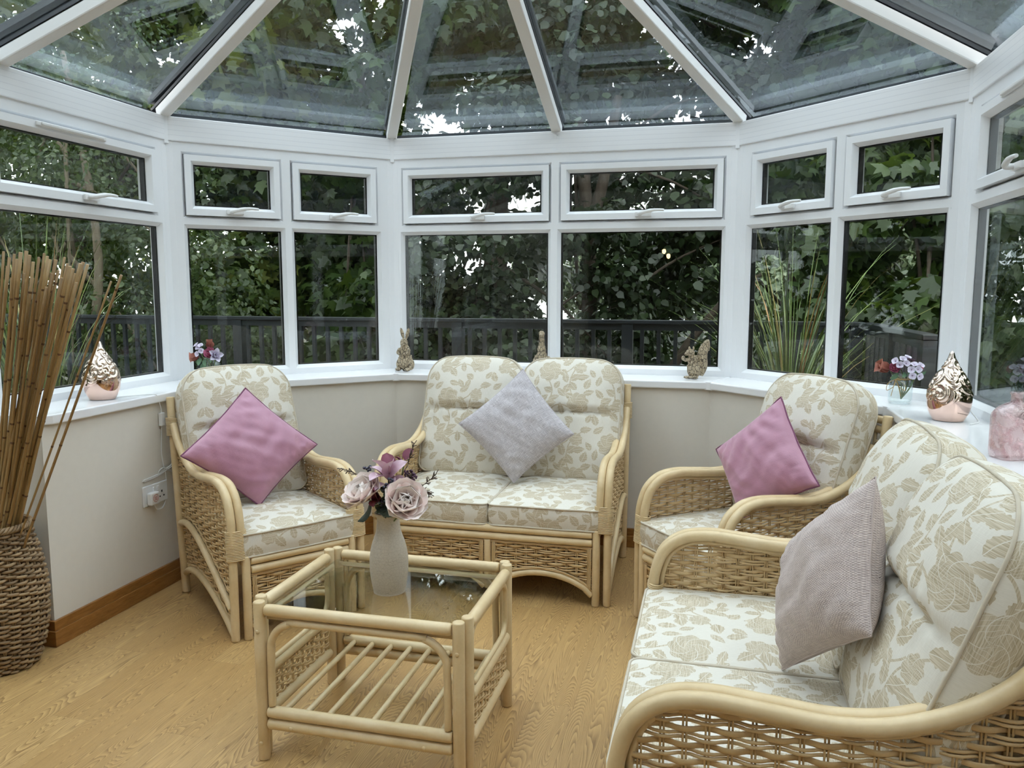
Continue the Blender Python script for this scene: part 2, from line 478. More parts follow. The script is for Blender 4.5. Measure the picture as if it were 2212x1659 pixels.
def egg():
    t = NT('rose_gold_chrome'); v = t.coord('Object')
    s = t.n('ShaderNodeSeparateXYZ'); t.l(v, s.inputs[0])
    f = t.ramp(s.outputs[2], [(.02, srgb(238,205,190)), (.07, srgb(228,196,182)), (.09, srgb(206,186,168)), (.24, srgb(222,206,194))])
    return t.out(t.bsdf(f, .10, Metallic=1.0))
M['egg'] = egg()
def resin():
    t = NT('driftwood_resin'); v = t.coord('Object')
    n = t.noise(v, 60, 3, .6)
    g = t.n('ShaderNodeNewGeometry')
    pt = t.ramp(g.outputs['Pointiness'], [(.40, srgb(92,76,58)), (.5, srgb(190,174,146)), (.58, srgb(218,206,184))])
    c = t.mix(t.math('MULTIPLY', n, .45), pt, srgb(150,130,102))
    vo = t.n('ShaderNodeTexVoronoi', feature='DISTANCE_TO_EDGE', i_Scale=1); t.l(t.vmath('MULTIPLY', v, (105,105,48)), vo.inputs['Vector'])
    vc = t.n('ShaderNodeTexVoronoi', i_Scale=1); t.l(t.vmath('MULTIPLY', v, (105,105,48)), vc.inputs['Vector'])
    cr = t.ramp(vo.outputs[0], [(.02, (1,1,1)), (.11, (0,0,0))])
    s = t.n('ShaderNodeSeparateColor'); t.l(vc.outputs['Color'], s.inputs[0])
    c = t.mix(t.math('MULTIPLY', s.outputs[0], .4), c, srgb(140,120,92))
    c = t.mix(t.math('MULTIPLY', cr, .9), c, srgb(46,34,24))
    h = t.math('SUBTRACT', t.math('MULTIPLY', n, .4), cr)
    return t.out(t.bsdf(c, .6, t.bump(h, .6, .003)))
M['resin'] = resin()
def wick():
    t = NT('grey_brown_wicker'); g = t.n('ShaderNodeNewGeometry'); v = t.coord('Object')
    c = t.ramp(g.outputs['Random Per Island'], [(0, srgb(112,88,60)), (.5, srgb(152,124,90)), (1, srgb(180,152,114))])
    n = t.noise(v, 45, 3)
    c = t.mix(t.math('MULTIPLY', n, .4), c, srgb(98,78,58))
    return t.out(t.bsdf(c, .55))
M['wicker'] = wick()
def bam():
    t = NT('dried_bamboo'); oi = t.n('ShaderNodeObjectInfo'); v = t.coord('Object')
    c = t.ramp(oi.outputs['Random'], [(0, srgb(142,110,66)), (.5, srgb(164,132,84)), (1, srgb(184,154,104))])
    n = t.noise(t.vmath('MULTIPLY', v, (120,120,6)), 1, 4)
    c = t.mix(t.math('MULTIPLY', n, .5), c, srgb(98,64,30))
    return t.out(t.bsdf(c, .42))
M['bamboo'] = bam()
M['bamboo_node'] = plain('bamboo_node', srgb(92,60,30), .5, 60, .3)

def pinkglass():
    t = NT('mottled_pink_glass'); v = t.coord('Object')
    n = t.noise(v, 26, 5, .65, .8)
    g = t.n('ShaderNodeNewGeometry')
    tr = t.n('ShaderNodeBsdfTransparent'); tr.inputs[0].default_value = (.95,.86,.86,1)
    c = t.mix(n, srgb(226,192,194), srgb(246,236,236))
    d = t.bsdf(c, .12, None)
    f = t.ramp(n, [(.42,(.06,.06,.06)),(.56,(.42,.42,.42))])
    mx = t.n('ShaderNodeMixShader'); t.l(f, mx.inputs[0]); t.l(tr.outputs[0], mx.inputs[1]); t.l(d, mx.inputs[2])
    gl = t.n('ShaderNodeBsdfGlossy'); gl.inputs['Roughness'].default_value = .04
    lw = t.n('ShaderNodeLayerWeight', i_Blend=.2)
    m2 = t.n('ShaderNodeMixShader'); t.l(t.math('MULTIPLY', lw.outputs['Facing'], .55), m2.inputs[0]); t.l(mx.outputs[0], m2.inputs[1]); t.l(gl.outputs[0], m2.inputs[2])
    return t.out(m2.outputs[0])
M['pinkglass'] = pinkglass()

M['railing'] = plain('slate_grey_railing', (.014,.018,.023), .4, 6, .15)
M['outdoor_rattan'] = plain('grey_outdoor_rattan', (.10,.10,.105), .5, 40, .2)
def deck():
    t = NT('brown_deck_boards'); v = t.coord('Object')
    s = t.n('ShaderNodeSeparateXYZ'); t.l(v, s.inputs[0])
    w = t.math('FRACT', t.math('MULTIPLY', s.outputs[1], 7)); ln = t.math('LESS_THAN', w, .05)
    n = t.noise(t.vmath('MULTIPLY', v, (2, 30, 1)), 1, 4)
    c = t.mix(n, srgb(96,78,54), srgb(128,106,74)); c = t.mix(ln, c, (.01,.008,.006))
    return t.out(t.bsdf(c, .7))
M['deck'] = deck()
M['ground'] = plain('leaf_litter_ground', srgb(44,42,26), .95, 5, .5)
M['house'] = plain('cream_house_render', (.52,.49,.44), .9, 30, .05)
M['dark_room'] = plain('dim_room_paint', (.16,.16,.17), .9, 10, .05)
def emit(name, col, st):
    t = NT(name); e = t.n('ShaderNodeEmission'); e.inputs[0].default_value = (*col, 1); e.inputs[1].default_value = st
    return t.out(e.outputs[0])
M['bulb'] = emit('warm_lamp_glow', (1, .62, .25), 30)

def leafmat(name, a, b, tr, tra=.35):
    t = NT(name); g = t.n('ShaderNodeNewGeometry')
    c = t.mix(t.math('POWER', g.outputs['Random Per Island'], 1.6), a, b)
    d = t.bsdf(c, .45, None); tl = t.n('ShaderNodeBsdfTranslucent'); tl.inputs[0].default_value = (*tr, 1)
    mx = t.n('ShaderNodeMixShader'); mx.inputs[0].default_value = tra; t.l(d, mx.inputs[1]); t.l(tl.outputs[0], mx.inputs[2])
    return t.out(mx.outputs[0])
M['maple'] = leafmat('maple_leaf', (.016,.036,.008), (.050,.086,.018), (.09,.14,.015), .3)
M['maple_light'] = leafmat('yellow_green_maple_leaf', (.040,.070,.014), (.13,.15,.03), (.2,.24,.03), .35)
M['birch'] = leafmat('birch_leaf', (.022,.046,.012), (.085,.120,.04), (.10,.16,.03), .3)
M['ivy'] = leafmat('ivy_leaf', (.010,.022,.008), (.036,.060,.020), (.04,.07,.012), .15)
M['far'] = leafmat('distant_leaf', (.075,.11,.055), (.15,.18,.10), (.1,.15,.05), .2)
def bark(name, a, b):
    t = NT(name); v = t.coord('Object', (9, 9, 2))
    n = t.noise(v, 2, 5, .65, .5); c = t.mix(n, a, b)
    return t.out(t.bsdf(c, .9, t.bump(n, .5, .03)))
M['bark'] = bark('grey_brown_bark', srgb(34,29,24), srgb(84,72,60))
M['birchbark'] = bark('pale_birch_bark', srgb(70,62,50), srgb(140,128,108))
def grassm():
    t = NT('ornamental_grass'); g = t.n('ShaderNodeNewGeometry')
    c = t.ramp(g.outputs['Random Per Island'], [(0, srgb(62,84,40)), (.7, srgb(104,124,62)), (.88, srgb(150,140,80)), (1, srgb(150,104,64))])
    return t.out(t.bsdf(c, .5))
M['grass'] = grassm()
M['pot'] = plain('dark_planter', (.03,.03,.034), .5, 8, .1)
# ------------------------------------------------------------------ room: a three-sided bay of white uPVC windows
A = Vector((-2.645, 3.530)); B = Vector((-1.796, 4.377)); Cc = Vector((.104, 4.377)); D = Vector((.952, 3.530))
YB = -.9                                             # house wall line behind the camera
WALL_END = 2.41                                      # the left dwarf wall stops here (doorway)
ZS, ZSB, ZE, ZET = .887, .849, 2.079, 2.196          # sill top / underside, eaves beam
corners = [Vector((-2.645, WALL_END)), A, B, Cc, D, Vector((.952, YB))]
def dirn(i): return (corners[i+1]-corners[i]).normalized()
def inward(d): return Vector((d.y, -d.x))
def off(i, e):
    """corner i of the window line moved e metres into the room (negative: outside)"""
    if i == 0: return corners[0] + inward(dirn(0))*e
    if i == 5: return corners[5] + inward(dirn(4))*e
    n0, n1 = inward(dirn(i-1)), inward(dirn(i))
    k = e/(1+n0.dot(n1))
    return corners[i] + (n0+n1)*k
def xy(p): return (p.x, p.y)
SIDES = ['left', 'left_diagonal', 'back', 'right_diagonal', 'right']

fl = MB(); E2 = .1
fl.prism([xy(off(i, -.02)) for i in range(1, 6)] + [(-2.7, YB), (-2.7, WALL_END-.05)], -.04, 0)
struct(fl.build('floor', M['floor']))
lo = MB(); lo.box((-3.2, -4.6, -.04), (1.7, YB, 0)); struct(lo.build('floor', M['floor']))

for i, nm in enumerate(SIDES):
    w = MB(); w.prism([xy(off(i, .25)), xy(off(i+1, .25)), xy(off(i+1, -.09)), xy(off(i, -.09))], 0, ZSB)
    struct(w.build('wall_'+nm, M['plaster']))
    b = MB()
    if i == 0:
        p0 = off(0, .25); p1 = off(0, .268)
        b.prism([(p1.x, WALL_END-.018), xy(off(1, .268)), xy(off(1, .25)), (p0.x, WALL_END), (-2.74, WALL_END), (-2.74, WALL_END-.018)], 0, .062)
        b.prism([(p1.x-.005, WALL_END-.013), xy(off(1, .263)), xy(off(1, .25)), (p0.x, WALL_END), (-2.74, WALL_END), (-2.74, WALL_END-.013)], .062, .1)
    else:
        b.prism([xy(off(i, .268)), xy(off(i+1, .268)), xy(off(i+1, .25)), xy(off(i, .25))], 0, .062)
        b.prism([xy(off(i, .263)), xy(off(i+1, .263)), xy(off(i+1, .25)), xy(off(i, .25))], .062, .1)
    struct(b.build('baseboard_'+nm, M['oak'], bevel=.002))
    # window board with a rounded nose
    s = MB(); e0 = .272
    if i == 0:
        q = off(0, e0); r = .05; pl = [(q.x-r, WALL_END-.015), (q.x-.015, WALL_END-.001), (q.x, WALL_END+.035)]
        s.prism(pl + [xy(off(1, e0)), xy(off(1, -.02)), (-2.66, WALL_END-.015)], ZSB, ZS)
    else:
        s.prism([xy(off(i, e0)), xy(off(i+1, e0)), xy(off(i+1, -.02)), xy(off(i, -.02))], ZSB, ZS)
    so = struct(s.build('trim_%d' % (i+1), M['sill'], bevel=.006, seg=3))
    if i:                                            # plastic cover over the mitre of two boards
        c = off(i, e0); n = (inward(dirn(i-1))+inward(dirn(i))).normalized(); t = Vector((-n.y, n.x))
        cp = MB(); P = [c+n*.004+t*.021, c+n*.004-t*.021, c-n*.05-t*.021, c-n*.05+t*.021]
        cp.prism([xy(p) for p in P], ZSB-.003, ZS+.0015)
        cp.build('joint_cover', M['sill'], so, bevel=.003)

def ring(mb, r, ins, yf, yg, yb=.06, ch=.018):
    """mitred frame: outer rectangle r, width ins=(l,r,b,t), face depth yf, chamfer running down to yg"""
    u0, u1, z0, z1 = r; l, rr, b, t = ins
    lv = [((0,0,0,0), yb), ((0,0,0,0), yf), ((l-ch, rr-ch, b-ch, t-ch), yf), ((l-ch+.003, rr-ch+.003, b-ch+.003, t-ch+.003), yf+.004),
          ((l, rr, b, t), yg), ((l, rr, b, t), yb)]
    L = []
    for (q, y) in lv:
        L.append([(u0+q[0], y, z0+q[2]), (u1-q[1], y, z0+q[2]), (u1-q[1], y, z1-q[3]), (u0+q[0], y, z1-q[3])])
    for a, b2 in zip(L, L[1:]):
        for k in range(4):
            m = (k+1) % 4
            mb.add([a[k], a[m], b2[m], b2[k]], [(0,1,2,3)], False)
def pane_obj(name, r, y0, y1, parent, mat):
    g = MB(); g.box((r[0]-.006, y0, r[2]-.006), (r[1]+.006, y1, r[3]+.006)); g.build(name, M[mat], parent)
def spacer(r, parent, y0, y1):
    s = MB(); w = .008
    u0, u1, z0, z1 = r
    s.box((u0-.004, y0, z0-.004), (u0+w, y1, z1+.004)); s.box((u1-w, y0, z0-.004), (u1+.004, y1, z1+.004))
    s.box((u0+w, y0, z0-.004), (u1-w, y1, z0+w*.6)); s.box((u0+w, y0, z1-w*.6), (u1-w, y1, z1+.004))
    s.build('gasket', M['gasket'], parent)
def handle(parent, u, z, y, flip=1):
    h = MB()
    h.box((-.034, -.010, -.009), (.034, 0, .009))
    pts = catmull([(-.014, -.006, 0), (-.014, -.028, .001), (.012, -.034, .008), (.05, -.036, .014), (.088, -.036, .013)], 4)
    h.tube(pts, [.0085]*(len(pts)-6)+[.007, .0065, .006, .006, .0055, .005], 8)
    h.xf(Matrix.Translation((u, y, z)) @ Matrix.Scale(flip, 4, (1, 0, 0)) @ Matrix.Scale(1.25, 4))
    if flip < 0: h.f = [tuple(reversed(f)) for f in h.f]
    o = h.build('handle', M['white_plastic'], parent, bevel=.003)
    k = MB(); k.box((-.020, -.0305, -.004), (-.013, -.0285, .004)); k.xf(Matrix.Translation((u, y, z)) @ Matrix.Scale(flip, 4, (1,0,0)))
    k.build('key_slot', M['chrome'], parent)

def window(num, P, Q, cells, vent=None, flip=1):
    d = (Q-P).normalized(); o = -inward(d)
    Mx = Matrix(((d.x, o.x, 0, P.x), (d.y, o.y, 0, P.y), (0, 0, 1, 0), (0, 0, 0, 1)))
    root = sroot('window_%d' % num, M=Mx)
    fr = MB(); zt = 1.69; z0, z1 = ZS-.002, 2.085
    for ci, (c0, c1, l0, l1, u0, u1) in enumerate(cells):
        # c: cell, l: lower glass, u: upper glass (distances along the wall)
        ring(fr, (c0, c1, z0, zt), (l0-c0, c1-l1, .936-z0, zt-1.657), 0, .022)
        sr = (u0-.047, u1+.047, 1.719, 2.021)
        ring(fr, (c0, c1, zt, z1), (sr[0]-c0, c1-sr[1], sr[2]-zt, z1-sr[3]), 0, .02, ch=.012)
        gl = (l0, l1, .936, 1.657)
        pane_obj('pane', gl, .024, .046, root, 'win'); spacer(gl, root, .0245, .05)
        sm = MB(); ring(sm, (sr[0]+.002, sr[1]-.002, sr[2]+.002, sr[3]-.002), (.045,.045,.048,.046), -.012, .014, ch=.016)
        sash = sm.build('sash', M['upvc'], root)
        gu = (u0, u1, 1.769, 1.973)
        pane_obj('pane', gu, .016, .038, sash, 'win'); spacer(gu, sash, .0165, .042)
        handle(sash, (sr[0]+sr[1])/2 + (.02 if c1-c0 > .7 else .0), 1.744, -.013, flip)
    fo = fr.build('frame', M['upvc'], root)
    if vent:
        v = MB(); v.box((vent[0], -.030, 2.001), (vent[1], -.012, 2.016)); v.box((vent[0]-.02, -.022, 1.998), (vent[1]+.02, -.011, 2.018))
        v.build('trickle_vent', M['white_plastic'], root, bevel=.005, seg=3)
    return root
S = 1.9
def tt(*a): return [x*S for x in a]
wB = (Cc-B).length; wL = (B-A).length; k = wL/1.2
window(2, A, B, [(0, .313*S, .046*S, .295*S, .067*S, .268*S), (.313*S, wL, .332*S, .582*S, .353*S, .552*S)])
window(3, B, Cc, [(0, .495*S, .033*S, .476*S, .059*S, .456*S), (.495*S, wB, .514*S, .964*S, .539*S, .940*S)])
window(4, Cc, D, [(0, .315*S, .047*S, .296*S, .080*S, .280*S), (.315*S, wL, .333*S, .584*S, .366*S, .567*S)])
# side windows
wl = A.y-2.455
window(1, Vector((-2.645, 2.455)), A, [(0, wl, .055, wl-.036*S, .105, wl-.072*S)], vent=(.29, .63))
window(5, D, Vector((.952, 2.455)), [(0, wl, .040*S, wl-.055, .088*S, wl-.105)], vent=(.40, .74))
for q, (ya, yb_) in enumerate(((2.455, 1.38), (1.38, .24), (.24, YB))):
    w = ya-yb_
    window(6+q, Vector((.952, ya)), Vector((.952, yb_)), [(0, w, .055, w-.055, .105, w-.105)])
# corner posts between the frames
for i in range(1, 5):
    p = MB(); p.prism([xy(off(i, .004)), xy(off(i, .0)+dirn(i)*.034), xy(off(i, -.075)+dirn(i)*.02), xy(off(i, -.075)-dirn(i-1)*.02), xy(off(i, .0)-dirn(i-1)*.034)], ZS-.002, 2.09)
    struct(p.build('trim_%d' % (5+i), M['upvc'], bevel=.004, seg=3))
# doorway left of the dwarf wall: white frame, glazed leaf
dm = Matrix(((0, -1, 0, -2.645), (1, 0, 0, 1.38), (0, 0, 1, 0), (0, 0, 0, 1)))
dr = sroot('door_1', M=dm); f = MB(); w = 2.455-1.38
ring(f, (0, w, 0, 2.085), (.06,.06,.05,.06), 0, .02); f.build('door_frame', M['upvc'], dr)
lf = MB(); ring(lf, (.065, w-.065, .055, 2.02), (.10,.10,.2,.10), -.01, .02); leaf = lf.build('door_leaf', M['upvc'], dr)
pane_obj('pane', (.165, w-.165, .255, 1.92), .02, .044, leaf, 'win')
w6 = MB(); w6.box((-2.74, YB, 0), (-2.395, 1.38, ZSB)); struct(w6.build('wall_left', M['plaster']))
w7 = MB(); w7.box((-2.66, YB, ZSB), (-2.385, 1.38, ZS)); struct(w7.build('trim_11', M['sill'], bevel=.006))
window(9, Vector((-2.645, YB)), Vector((-2.645, 1.38)), [(0, 1.14, .055, 1.085, .105, 1.035), (1.14, 2.28, 1.195, 2.225, 1.245, 2.175)])

# house wall behind, with a wide opening into a dim room
hw = MB()
hw.box((-3.2, YB-.2, 0), (-1.5, YB, 4.6)); hw.box((.5, YB-.2, 0), (1.7, YB, 4.6)); hw.box((-1.5, YB-.2, 2.1), (.5, YB, 4.6))
struct(hw.build('wall_behind', M['house']))
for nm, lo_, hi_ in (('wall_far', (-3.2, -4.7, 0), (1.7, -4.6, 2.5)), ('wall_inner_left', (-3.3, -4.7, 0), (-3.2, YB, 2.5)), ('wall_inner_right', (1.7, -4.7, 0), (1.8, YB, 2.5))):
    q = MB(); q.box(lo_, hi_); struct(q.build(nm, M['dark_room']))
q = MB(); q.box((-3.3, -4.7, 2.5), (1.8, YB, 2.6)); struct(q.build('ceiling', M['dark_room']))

# ------------------------------------------------------------------ glazed hipped roof
roof = sroot('ceiling'); roof['label'] = 'hipped glass roof on white rafters'
EV = Vector((-.845, 2.60, 2.85)); RB = Vector((-.845, YB, 2.85))
def eave(i, e=0.0, z=ZET): p = off(i, e); return Vector((p.x, p.y, z))
# eaves beams
for i in range(5):
    b = MB(); a0 = off(i, .008); a1 = off(i+1, .008)
    if i == 0: a0 = Vector((a0.x, YB)); o0 = Vector((-2.765, YB))
    else: o0 = off(i, -.12)
    b.prism([xy(a0), xy(a1), xy(off(i+1, -.12)), xy(o0)], ZE, ZET)
    b.prism([xy(a0 + (Vector((-.012,0)) if i == 0 else (off(i, -.004)-off(i, .008)))), xy(off(i+1, -.004)), xy(off(i+1, -.05)), xy(o0)], ZE-.012, ZE)
    o = b.build('eaves_beam', M['eaves'], roof, bevel=.003)
    if i:
        c = off(i, .008); n = (inward(dirn(i-1))+inward(dirn(i))).normalized(); t = Vector((-n.y, n.x))
        cp = MB(); P = [c+n*.004+t*.011, c+n*.004-t*.011, c-n*.03-t*.011, c-n*.03+t*.011]
        cp.prism([xy(p) for p in P], ZE-.014, ZET+.001); cp.build('joint_cover', M['upvc'], o, bevel=.002)
RUP = Vector((0, 0, 1))
def rafter(p, q, w=.056):
    d = (q-p).normalized(); side = d.cross(RUP).normalized(); up = side.cross(d).normalized()
    Mx = Matrix((( d.x, side.x, up.x, p.x), (d.y, side.y, up.y, p.y), (d.z, side.z, up.z, p.z), (0,0,0,1)))
    L = (q-p).length
    r = MB(); r.box((-.02, -w/2, -.004), (L, w/2, .044)); r.xf(Mx); ro = r.build('rafter', M['rafter'], roof, bevel=.006)
    c = MB(); c.box((-.06, -.030, .046), (L, .030, .060)); c.box((-.06, -.011, .060), (L, .011, .078)); c.box((-.06, -.036, .086), (L, .036, .112)); c.xf(Mx)
    c.build('glazing_cap', M['capgrey'], ro)
zr = ZET
ends = [eave(1), eave(2), eave(3), eave(4)]
mid = (ends[1]+ends[2])/2
for p in ends: rafter(p, EV)
rafter(mid, EV)
ys = [2.60, 1.85, 1.10, .35, -.40]
for y in ys:
    rafter(Vector((-2.645, y, zr)), Vector((-.845, y, 2.85))); rafter(Vector((.952, y, zr)), Vector((-.845, y, 2.85)))
rb = MB(); rb.box((-.905, YB, 2.80), (-.785, 2.66, 2.94)); rb.build('ridge_beam', M['rafter'], roof, bevel=.01)
up = Vector((0, 0, .060))
def pane(*pts):
    """roof glass; the eaves edge (points at eaves height) runs out past the beam"""
    P = [Vector(p) for p in pts]
    n = (P[1]-P[0]).cross(P[2]-P[0]).normalized()
    if n.z < 0: n = -n; P.reverse()
    down = (Vector((n.x, n.y, 0)) - n*Vector((n.x, n.y, 0)).dot(n)).normalized()
    P = [p+up+(down*.15 if abs(p.z-ZET) < .001 else Vector((0,0,0))) for p in P]
    k = len(P); g = MB()
    vs = [tuple(p) for p in P] + [tuple(p+n*.024) for p in P]
    g.add(vs, [tuple(reversed(range(k))), tuple(range(k, 2*k))] + [(i, (i+1) % k, k+(i+1) % k, k+i) for i in range(k)], False)
    g.build('roof_pane', M['roofglass'], roof)
for i in range(5):                                   # weather seal closing the gap under the glass, and the gutter beyond
    g = MB(); a0 = off(i, -.07); a1 = off(i+1, -.07); b0 = off(i, -.11); b1 = off(i+1, -.11)
    if i == 0: a0, b0 = Vector((a0.x, YB)), Vector((b0.x, YB))
    g.prism([xy(a0), xy(a1), xy(b1), xy(b0)], ZET, ZET+.030); g.build('eaves_seal', M['capgrey'], roof)
    g = MB(); a0 = off(i, -.15); a1 = off(i+1, -.15); b0 = off(i, -.25); b1 = off(i+1, -.25)
    if i == 0: a0, b0 = Vector((a0.x, YB)), Vector((b0.x, YB))
    g.prism([xy(a0), xy(a1), xy(b1), xy(b0)], ZET-.10, ZET-.03); g.build('gutter', M['upvc'], roof)
pane(ends[0], ends[1], EV); pane(ends[1], mid, EV); pane(mid, ends[2], EV); pane(ends[2], ends[3], EV)
def yv(x, y, z): return Vector((x, y, z))
pane(yv(-2.645, 2.6, zr), ends[0], EV); pane(ends[3], yv(.952, 2.6, zr), EV)
for a, b in zip(ys, ys[1:]+[YB]):
    pane(yv(-2.645, b, zr), yv(-2.645, a, zr), yv(-.845, a, 2.85), yv(-.845, b, 2.85))
    pane(yv(.952, a, zr), yv(.952, b, zr), yv(-.845, b, 2.85), yv(-.845, a, 2.85))
# ------------------------------------------------------------------ cane furniture
def inpoly_spans(poly, val, axis):
    """intervals of the polygon along the other axis at height val"""
    xs = []
    n = len(poly)
    for i in range(n):
        a, b = poly[i], poly[(i+1) % n]
        if (a[axis] > val) != (b[axis] > val):
            t = (val-a[axis])/(b[axis]-a[axis]); xs.append(a[1-axis]+t*(b[1-axis]-a[1-axis]))
    xs.sort()
    return [(xs[i], xs[i+1]) for i in range(0, len(xs)-1, 2)]
def weave(mb, poly, to3, sp=.042, wide=.0125, thin=.0036, amp=.0046, seed=0):
    """basket weave over a polygon: one flat band, two thin strands, in and out of paired stakes"""
    rnd = random.Random(seed)
    u0 = min(p[0] for p in poly); u1 = max(p[0] for p in poly); v0 = min(p[1] for p in poly); v1 = max(p[1] for p in poly)
    n = max(2, round((u1-u0)/sp)); sp = (u1-u0)/n
    for i in range(n):
        u = u0+(i+.5)*sp
        for a, b in inpoly_spans(poly, u, 0):
            for du in (-.0032, .0032):
                mb.tube([to3(u+du, a, 0), to3(u+du, b, 0)], .0022, 5, caps=False)
    v = v0+.004; row = 0
    while v < v1-.003:
        kind = row % 3
        h = wide if kind == 0 else thin*2
        vc = v+h/2; ph = 1 if kind == 0 else -1
        for a, b in inpoly_spans(poly, vc, 1):
            if b-a < .012: continue
            m = max(3, int((b-a)/(sp/4))); jit = rnd.uniform(-.0006, .0006)
            vs = []; fs = []
            for q in range(m+1):
                u = a+(b-a)*q/m
                w = math.cos(math.pi*(u-u0)/sp-math.pi/2)
                w = max(-1, min(1, w*1.35))*amp*ph
                t = .0016 if kind == 0 else thin*.85
                vv = vc+jit+.0008*math.sin(u*31+row)
                for (dv, dn) in ((-h/2, 0), (-h*.3, t), (h*.3, t), (h/2, 0), (h*.3, -t), (-h*.3, -t)):
                    vs.append(to3(u, vv+dv, w+dn))
            for q in range(m):
                for k in range(6): fs.append((q*6+k, q*6+(k+1) % 6, q*6+6+(k+1) % 6, q*6+6+k))
            mb.add(vs, fs, True)
        v += h+(.0020 if kind else .0026); row += 1
def wrap(mb, path, ax, bx, r=.0030, axis_x=Vector((1,0,0))):
    """cane binding: coils with an oval section round a bundle of poles"""
    P = [Vector(p) for p in path]
    for i, p in enumerate(P):
        t = (P[min(i+1, len(P)-1)]-P[max(i-1, 0)]).normalized(); y = t.cross(axis_x).normalized()
        mb.tube([p+axis_x*(ax*math.cos(a))+y*(bx*math.sin(a)) for a in [2*math.pi*k/18 for k in range(18)]], r, 5, closed=True)
def line(p, q, n): return [Vector(p)+(Vector(q)-Vector(p))*(i/n) for i in range(n+1)]

ARM = [(.018, .0), (.014, .22), (.014, .40), (.020, .475), (.048, .545), (.105, .588), (.185, .600), (.29, .592), (.40, .583), (.50, .594), (.60, .632), (.68, .688), (.735, .755)]
POST0, POST1 = (.665, 0), (.775, .872)
def postat(z): t = z/POST1[1]; return POST0[0]+(POST1[0]-POST0[0])*t

def cushion(outline, thick, front, back=None, K=12, c=(0, 0), bulge=.006, uvo=(0, 0), seed=0, Kp=None):
    mb = MB(); n = len(outline); vs = []; uv = []; fs = []
    cx, cy = c
    def surf(fn, sgn):
        vs = [(cx, cy, sgn*thick/2+sgn*fn(0, cx, cy))]; uv = [(cx+uvo[0], cy+uvo[1])]; fs = []
        for k in range(1, K+1):
            m = (k/K)**.8
            for (u, v) in outline:
                a, b = cx+(u-cx)*m, cy+(v-cy)*m
                vs.append((a, b, sgn*(thick/2+fn(m, a, b)))); uv.append((a+uvo[0], b+uvo[1]))
        for q in range(n):
            f = (0, 1+q, 1+(q+1) % n); fs.append(f if sgn > 0 else f[::-1])
        for k in range(K-1):
            for q in range(n):
                r = (q+1) % n; f = (1+k*n+q, 1+(k+1)*n+q, 1+(k+1)*n+r, 1+k*n+r); fs.append(f if sgn > 0 else f[::-1])
        mb.add(vs, fs, True, uv)
    surf(front, 1); surf(back or (lambda m, a, b: .0), -1)
    L = [0]
    for i in range(n):
        a, b = outline[i], outline[(i+1) % n]; L.append(L[-1]+math.hypot(b[0]-a[0], b[1]-a[1]))
    rows = 6; vs = []; uv = []; fs = []
    for j in range(rows+1):
        z = thick/2-thick*j/rows; s = bulge*(1-(2*j/rows-1)**2)
        for i in range(n+1):
            u, v = outline[i % n]; d = math.hypot(u-cx, v-cy); w = s+.0015*hmix(L[i]*3, z*9, seed)*(1 if 0 < j < rows else 0)
            vs.append((u+(u-cx)/d*w, v+(v-cy)/d*w, z)); uv.append((L[i]+uvo[0]+.11, z+uvo[1]+.2))
    for j in range(rows):
        for i in range(n): fs.append((j*(n+1)+i, (j+1)*(n+1)+i, (j+1)*(n+1)+i+1, j*(n+1)+i+1))
    mb.add(vs, fs, True, uv)
    return mb
def piping(outline, z, r=.0042, grow=.001, c=(0, 0), seed=0):
    mb = MB(); cx, cy = c
    P = []
    for i, (u, v) in enumerate(outline):
        d = math.hypot(u-cx, v-cy); P.append((u+(u-cx)/d*grow, v+(v-cy)/d*grow, z+.0016*hmix(u*4, v*4, seed)))
    mb.tube(P, r, 6, closed=True); return mb
def rounded(w, h, rad, n=8, step=.02, arch=0, base=0):
    """closed outline, bottom edge at v=0; rad=(bl,br,tr,tl)"""
    pts = []
    def arc(cx, cy, r, a0):
        for i in range(n+1):
            a = R(a0+90*i/n); pts.append((cx+r*math.cos(a), cy+r*math.sin(a)))
    bl, br, tr, tl = rad
    arc(-w/2+bl, bl, bl, 180); arc(w/2-br, br, br, 270); arc(w/2-tr, h-tr, tr, 0); arc(-w/2+tl, h-tl, tl, 90)
    out = []
    for i, p in enumerate(pts):
        q = pts[(i+1) % len(pts)]; d = math.hypot(q[0]-p[0], q[1]-p[1]); m = max(1, int(d/step))
        for k in range(m): out.append((p[0]+(q[0]-p[0])*k/m, p[1]+(q[1]-p[1])*k/m))
    res = []
    for (u, v) in out:
        t = v/h
        v += arch*(1-(2*u/w)**2)*max(0, (t-.5)*2)**1.5
        u *= 1+base*math.sin(min(1, t*1.15)*math.pi)
        res.append((u, v))
    return res

